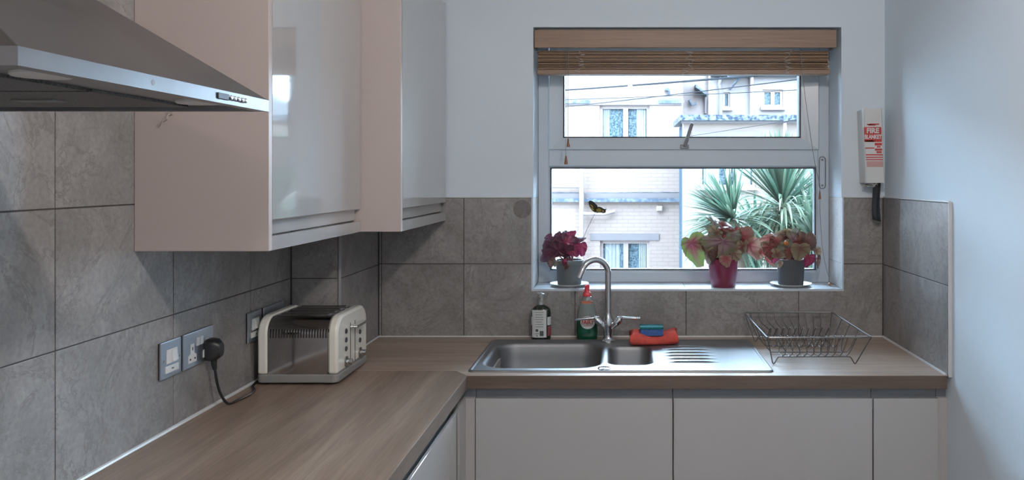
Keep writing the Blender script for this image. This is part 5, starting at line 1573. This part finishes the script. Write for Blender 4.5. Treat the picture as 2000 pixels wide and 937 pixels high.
# ---- tall pale house further back
YC_ = 24.0
C1 = (q(1413, YC_), q(1426, YC_), qz(210, YC_), qz(180, YC_))
C2 = (q(1489, YC_), q(1529, YC_), qz(209, YC_), qz(175, YC_))
t = thing('rendered_house', 'tall pale rendered house behind the flat roof', 'house', (6, YC_, -3.0))
wall_open(q(1382, YC_), 6.3, -3.0, qz(147, YC_), [C1, C2], YC_).build('wall', 'render_blue', t)
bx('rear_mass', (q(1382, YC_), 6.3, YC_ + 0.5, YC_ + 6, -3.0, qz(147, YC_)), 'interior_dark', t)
bx('gutter', (q(1390, YC_), 6.4, YC_ - 0.22, YC_ - 0.0005, qz(150, YC_), qz(143, YC_)), 'band_dark', t)
ze = qz(146, YC_)
B().add([(q(1382, YC_) - 0.2, YC_ - 0.2, ze), (6.5, YC_ - 0.2, ze), (6.5, YC_ + 6.2, ze), (q(1382, YC_) - 0.2, YC_ + 6.2, ze), (q(1382, YC_) + 1.6, YC_ + 3, ze + 1.7), (4.9, YC_ + 3, ze + 1.7)],
        [(3, 2, 1, 0), (0, 1, 5, 4), (1, 2, 5), (2, 3, 4, 5), (3, 0, 4)]).build('hip_roof', 'slate', t)
house_window(t, *C1, YC_, 0, fw=0.05, curtain=())
house_window(t, *C2, YC_, 0.52, fw=0.07, curtain=())
for c in (C1, C2):
    bx('sill', (c[0] - 0.06, c[1] + 0.06, YC_ - 0.12, YC_ - 0.0005, c[2] - 0.09, c[2]), 'ext_white', t)
pipe([(q(1467, YC_), YC_ - 0.1, qz(150, YC_)), (q(1467, YC_), YC_ - 0.1, -3.0)], 0.06, 'downpipe', par=t)
pipe([(q(1408, YC_), YC_ - 0.1, qz(150, YC_)), (q(1404, YC_), YC_ - 0.1, qz(165, YC_)), (q(1407, YC_), YC_ - 0.1, qz(176, YC_)), (q(1407, YC_), YC_ - 0.1, -3.0)], 0.05, 'soil_pipe', 'band', t)
pipe([(q(1425, YC_), YC_ - 0.03, qz(175, YC_)), (q(1438, YC_), YC_ - 0.4, qz(158, YC_)), (q(1446, YC_), YC_ - 0.5, qz(148, YC_))], 0.03, 'aerial_arm', 'band_dark', t)
B().lathe([(0.01, 0), (0.28, 0.02), (0.36, 0.12), (0.34, 0.13), (0.01, 0.05)], (q(1437, YC_), YC_ - 0.45, qz(156, YC_)), 18).build('aerial_dish', 'band_dark', t, smooth=True)

# ---- house seen only mirrored in the glossy wall cabinet
t = thing('hipped_house', 'grey-roofed house further along the yard', 'house', (8.6, 20.5, -3.0))
bx('wall', (6.9, 10.2, 19.5, 23.0, -3.0, 2.95), 'ext_white', t)
B().add([(6.6, 19.2, 2.95), (10.5, 19.2, 2.95), (10.5, 23.3, 2.95), (6.6, 23.3, 2.95), (7.9, 21.2, 3.95), (8.4, 21.2, 3.95)],
        [(3, 2, 1, 0), (0, 1, 5, 4), (1, 2, 5), (2, 3, 4, 5), (3, 0, 4)]).build('roof', 'slate', t)

# ---- cables strung across the yard
def cable(p0, p1, r, sag, label):
    """from the brick house to a hook high on our own outer wall"""
    a, c = P(*p0), P(*p1)
    pts = [a.lerp(c, k / 24) - Vector((0, 0, sag * 4 * (k / 24) * (1 - k / 24))) for k in range(25)]
    tag(B().tube(pts, r, 6).build('overhead_cable', 'cable', None, smooth=60), label, 'cable')
YE = YA - 0.008
cable((1000, 182, YE), (2600, 48, 3.608), 0.012, 0.03, 'thick cable strung high across the yard')
cable((1000, 219, YE), (2600, 20, 3.606), 0.0055, 0.03, 'thin cable crossing the band of the brick house')
cable((1000, 197, YA - 0.036), (2600, 120, 3.606), 0.004, 0.03, 'thinnest cable level with the band of the brick house')
cable((1180, 290, YA - 0.006), (2600, 62, 3.604), 0.0035, 0.02, 'low thin cable in front of the flat roof')

# ---- spiky palm
def blade_col(name, a, c):
    m, nt, b, L = base(name)
    at = nd(nt, 'ShaderNodeAttribute', attribute_name='tint')
    r = ramp(nt, [(0.0, a), (1.0, c)])
    L.new(at.outputs['Fac'], r.inputs[0])
    L.new(r.outputs[0], b.inputs['Base Color'])
    b.inputs['Roughness'].default_value = 0.5
    b.inputs['Specular IOR Level'].default_value = 0.12
    tl = nd(nt, 'ShaderNodeBsdfTranslucent')
    L.new(r.outputs[0], tl.inputs[0])
    ms = nd(nt, 'ShaderNodeMixShader'); ms.inputs[0].default_value = 0.35
    L.new(b.outputs[0], ms.inputs[1]); L.new(tl.outputs[0], ms.inputs[2])
    L.new(ms.outputs[0], nt.nodes['Material Output'].inputs[0])
    return m
BLADE = blade_col('palm_blade_green', (0.017, 0.056, 0.037), (0.150, 0.17, 0.112))
def crown(t, c, n, length, lo, hi, seed, bend=0.5, w=0.017, tmin=0.0, tmax=0.5, axis=(0, 0, 1), spread=1.0):
    """rosette of sword leaves: elevation from lo to hi degrees about the axis"""
    rnd = random.Random(seed)
    ax = Vector(axis).normalized()
    rot = Vector((0, 0, 1)).rotation_difference(ax)
    b = B(); tint = []
    for i in range(n):
        az = rnd.uniform(0, 2 * PI)
        el = math.radians(rnd.uniform(lo, hi))
        L_ = length * rnd.uniform(0.75, 1.1)
        d = rot @ Vector((math.cos(az) * math.cos(el), math.sin(az) * math.cos(el), math.sin(el)))
        side = d.cross(Vector((0, 0, 1)))
        side = side.normalized() if side.length > 1e-3 else Vector((1, 0, 0))
        k = 7
        p = Vector(c) + d * 0.02
        pts = []
        dd = d.copy()
        bnd = bend * rnd.uniform(0.4, 1.5)
        for j in range(k + 1):
            pts.append(p.copy())
            u = j / k
            dd = (dd + Vector((0, 0, -1)) * bnd * u * 0.45).normalized()
            p = p + dd * (L_ / k)
        tw = rnd.uniform(-0.6, 0.6)
        vs_, fs = [], []
        tv = rnd.uniform(tmin, tmax)
        for j, pp in enumerate(pts):
            u = j / k
            ww = w * (0.55 + 0.9 * u) * (1 - u) ** 0.55 if u < 1 else 0.0006
            ww = max(ww, 0.0006)
            t_ = (pts[min(j + 1, k)] - pts[max(j - 1, 0)]).normalized()
            nn = side.cross(t_).normalized()
            s_ = (side * math.cos(tw * u) + nn * math.sin(tw * u))
            vs_ += [pp - s_ * ww + nn * ww * 0.25, pp, pp + s_ * ww + nn * ww * 0.25]
            tint += [tv + 0.1 * u] * 3
        for j in range(k):
            a = j * 3
            fs += [(a, a + 1, a + 4, a + 3), (a + 1, a + 2, a + 5, a + 4)]
        b.add(vs_, fs)
    o = b.build('leaf_crown', BLADE, t)
    me = o.data
    at = me.attributes.new('tint', 'FLOAT', 'POINT')
    at.data.foreach_set('value', tint[:len(me.vertices)])
    me.shade_smooth()
    o['kind'] = 'stuff'
    return o
YP = 7.0
M['trunk'] = plain('fibrous_trunk', (0.1152, 0.0864, 0.0648), 0.9, var=0.35, scale=20, bump=0.8)
h1_, h2_, h3_ = P(1528, 402, YP), P(1432, 428, YP - 0.2), P(1592, 470, YP - 0.3)
t = thing('cabbage_palm', 'spiky green cabbage palm growing outside the window', 'tree', (h1_.x, YP, -3.0))
B().tube(spline([Vector((h1_.x - 0.15, YP + 0.1, -3.0)), Vector((h1_.x - 0.1, YP + 0.05, -0.5)), h1_], 6), [0.13] * 6 + [0.08] * 6 + [0.05], 12).build('trunk', 'trunk', t, smooth=60)
B().tube(spline([Vector((h1_.x - 0.12, YP + 0.05, -0.9)), Vector((h2_.x + 0.12, YP - 0.1, 0.4)), h2_], 6), [0.07] * 10 + [0.045] * 3, 10).build('branch', 'trunk', t, smooth=60)
B().tube(spline([Vector((h1_.x - 0.1, YP, -0.5)), Vector((h3_.x, YP - 0.2, 0.2)), h3_], 6), [0.07] * 10 + [0.045] * 3, 10).build('branch', 'trunk', t, smooth=60)
crown(t, h1_, 150, 0.62, 35, 88, 1, 0.15, tmin=0.0, tmax=0.35)
crown(t, h1_ - Vector((0, 0, 0.03)), 110, 0.52, -30, 35, 2, 0.8, tmin=0.15, tmax=1.0)
crown(t, h1_ - Vector((0, 0, 0.12)), 90, 0.50, -70, 0, 3, 0.9, tmin=0.0, tmax=0.8)
crown(t, h2_, 130, 0.43, 25, 88, 4, 0.12, tmin=0.0, tmax=0.35, axis=(-0.75, -0.1, 0.62))
crown(t, h2_, 70, 0.46, -25, 25, 5, 0.35, tmin=0.05, tmax=0.7)
crown(t, h2_ - Vector((0, 0, 0.10)), 60, 0.45, -70, -5, 8, 0.8, tmin=0.0, tmax=0.4)
crown(t, h3_, 90, 0.42, 0, 80, 6, 0.35, tmin=0.1, tmax=0.7)
crown(t, h3_ - Vector((0, 0, 0.05)), 70, 0.45, -60, 10, 7, 0.8, tmin=0.0, tmax=0.6)
crown(t, P(1500, 470, YP + 0.4), 130, 0.55, -60, 60, 9, 0.7, tmin=0.0, tmax=0.15)
crown(t, P(1545, 520, YP + 0.3), 110, 0.5, -50, 70, 10, 0.6, tmin=0.0, tmax=0.3)
crown(t, P(1565, 440, YP + 0.5), 170, 0.55, -60, 80, 11, 0.5, tmin=0.0, tmax=0.2)
crown(t, P(1475, 450, YP + 0.5), 140, 0.42, -60, 70, 12, 0.5, tmin=0.0, tmax=0.2)
crown(t, P(1600, 400, YP + 0.6), 120, 0.5, -60, 70, 13, 0.5, tmin=0.0, tmax=0.2)
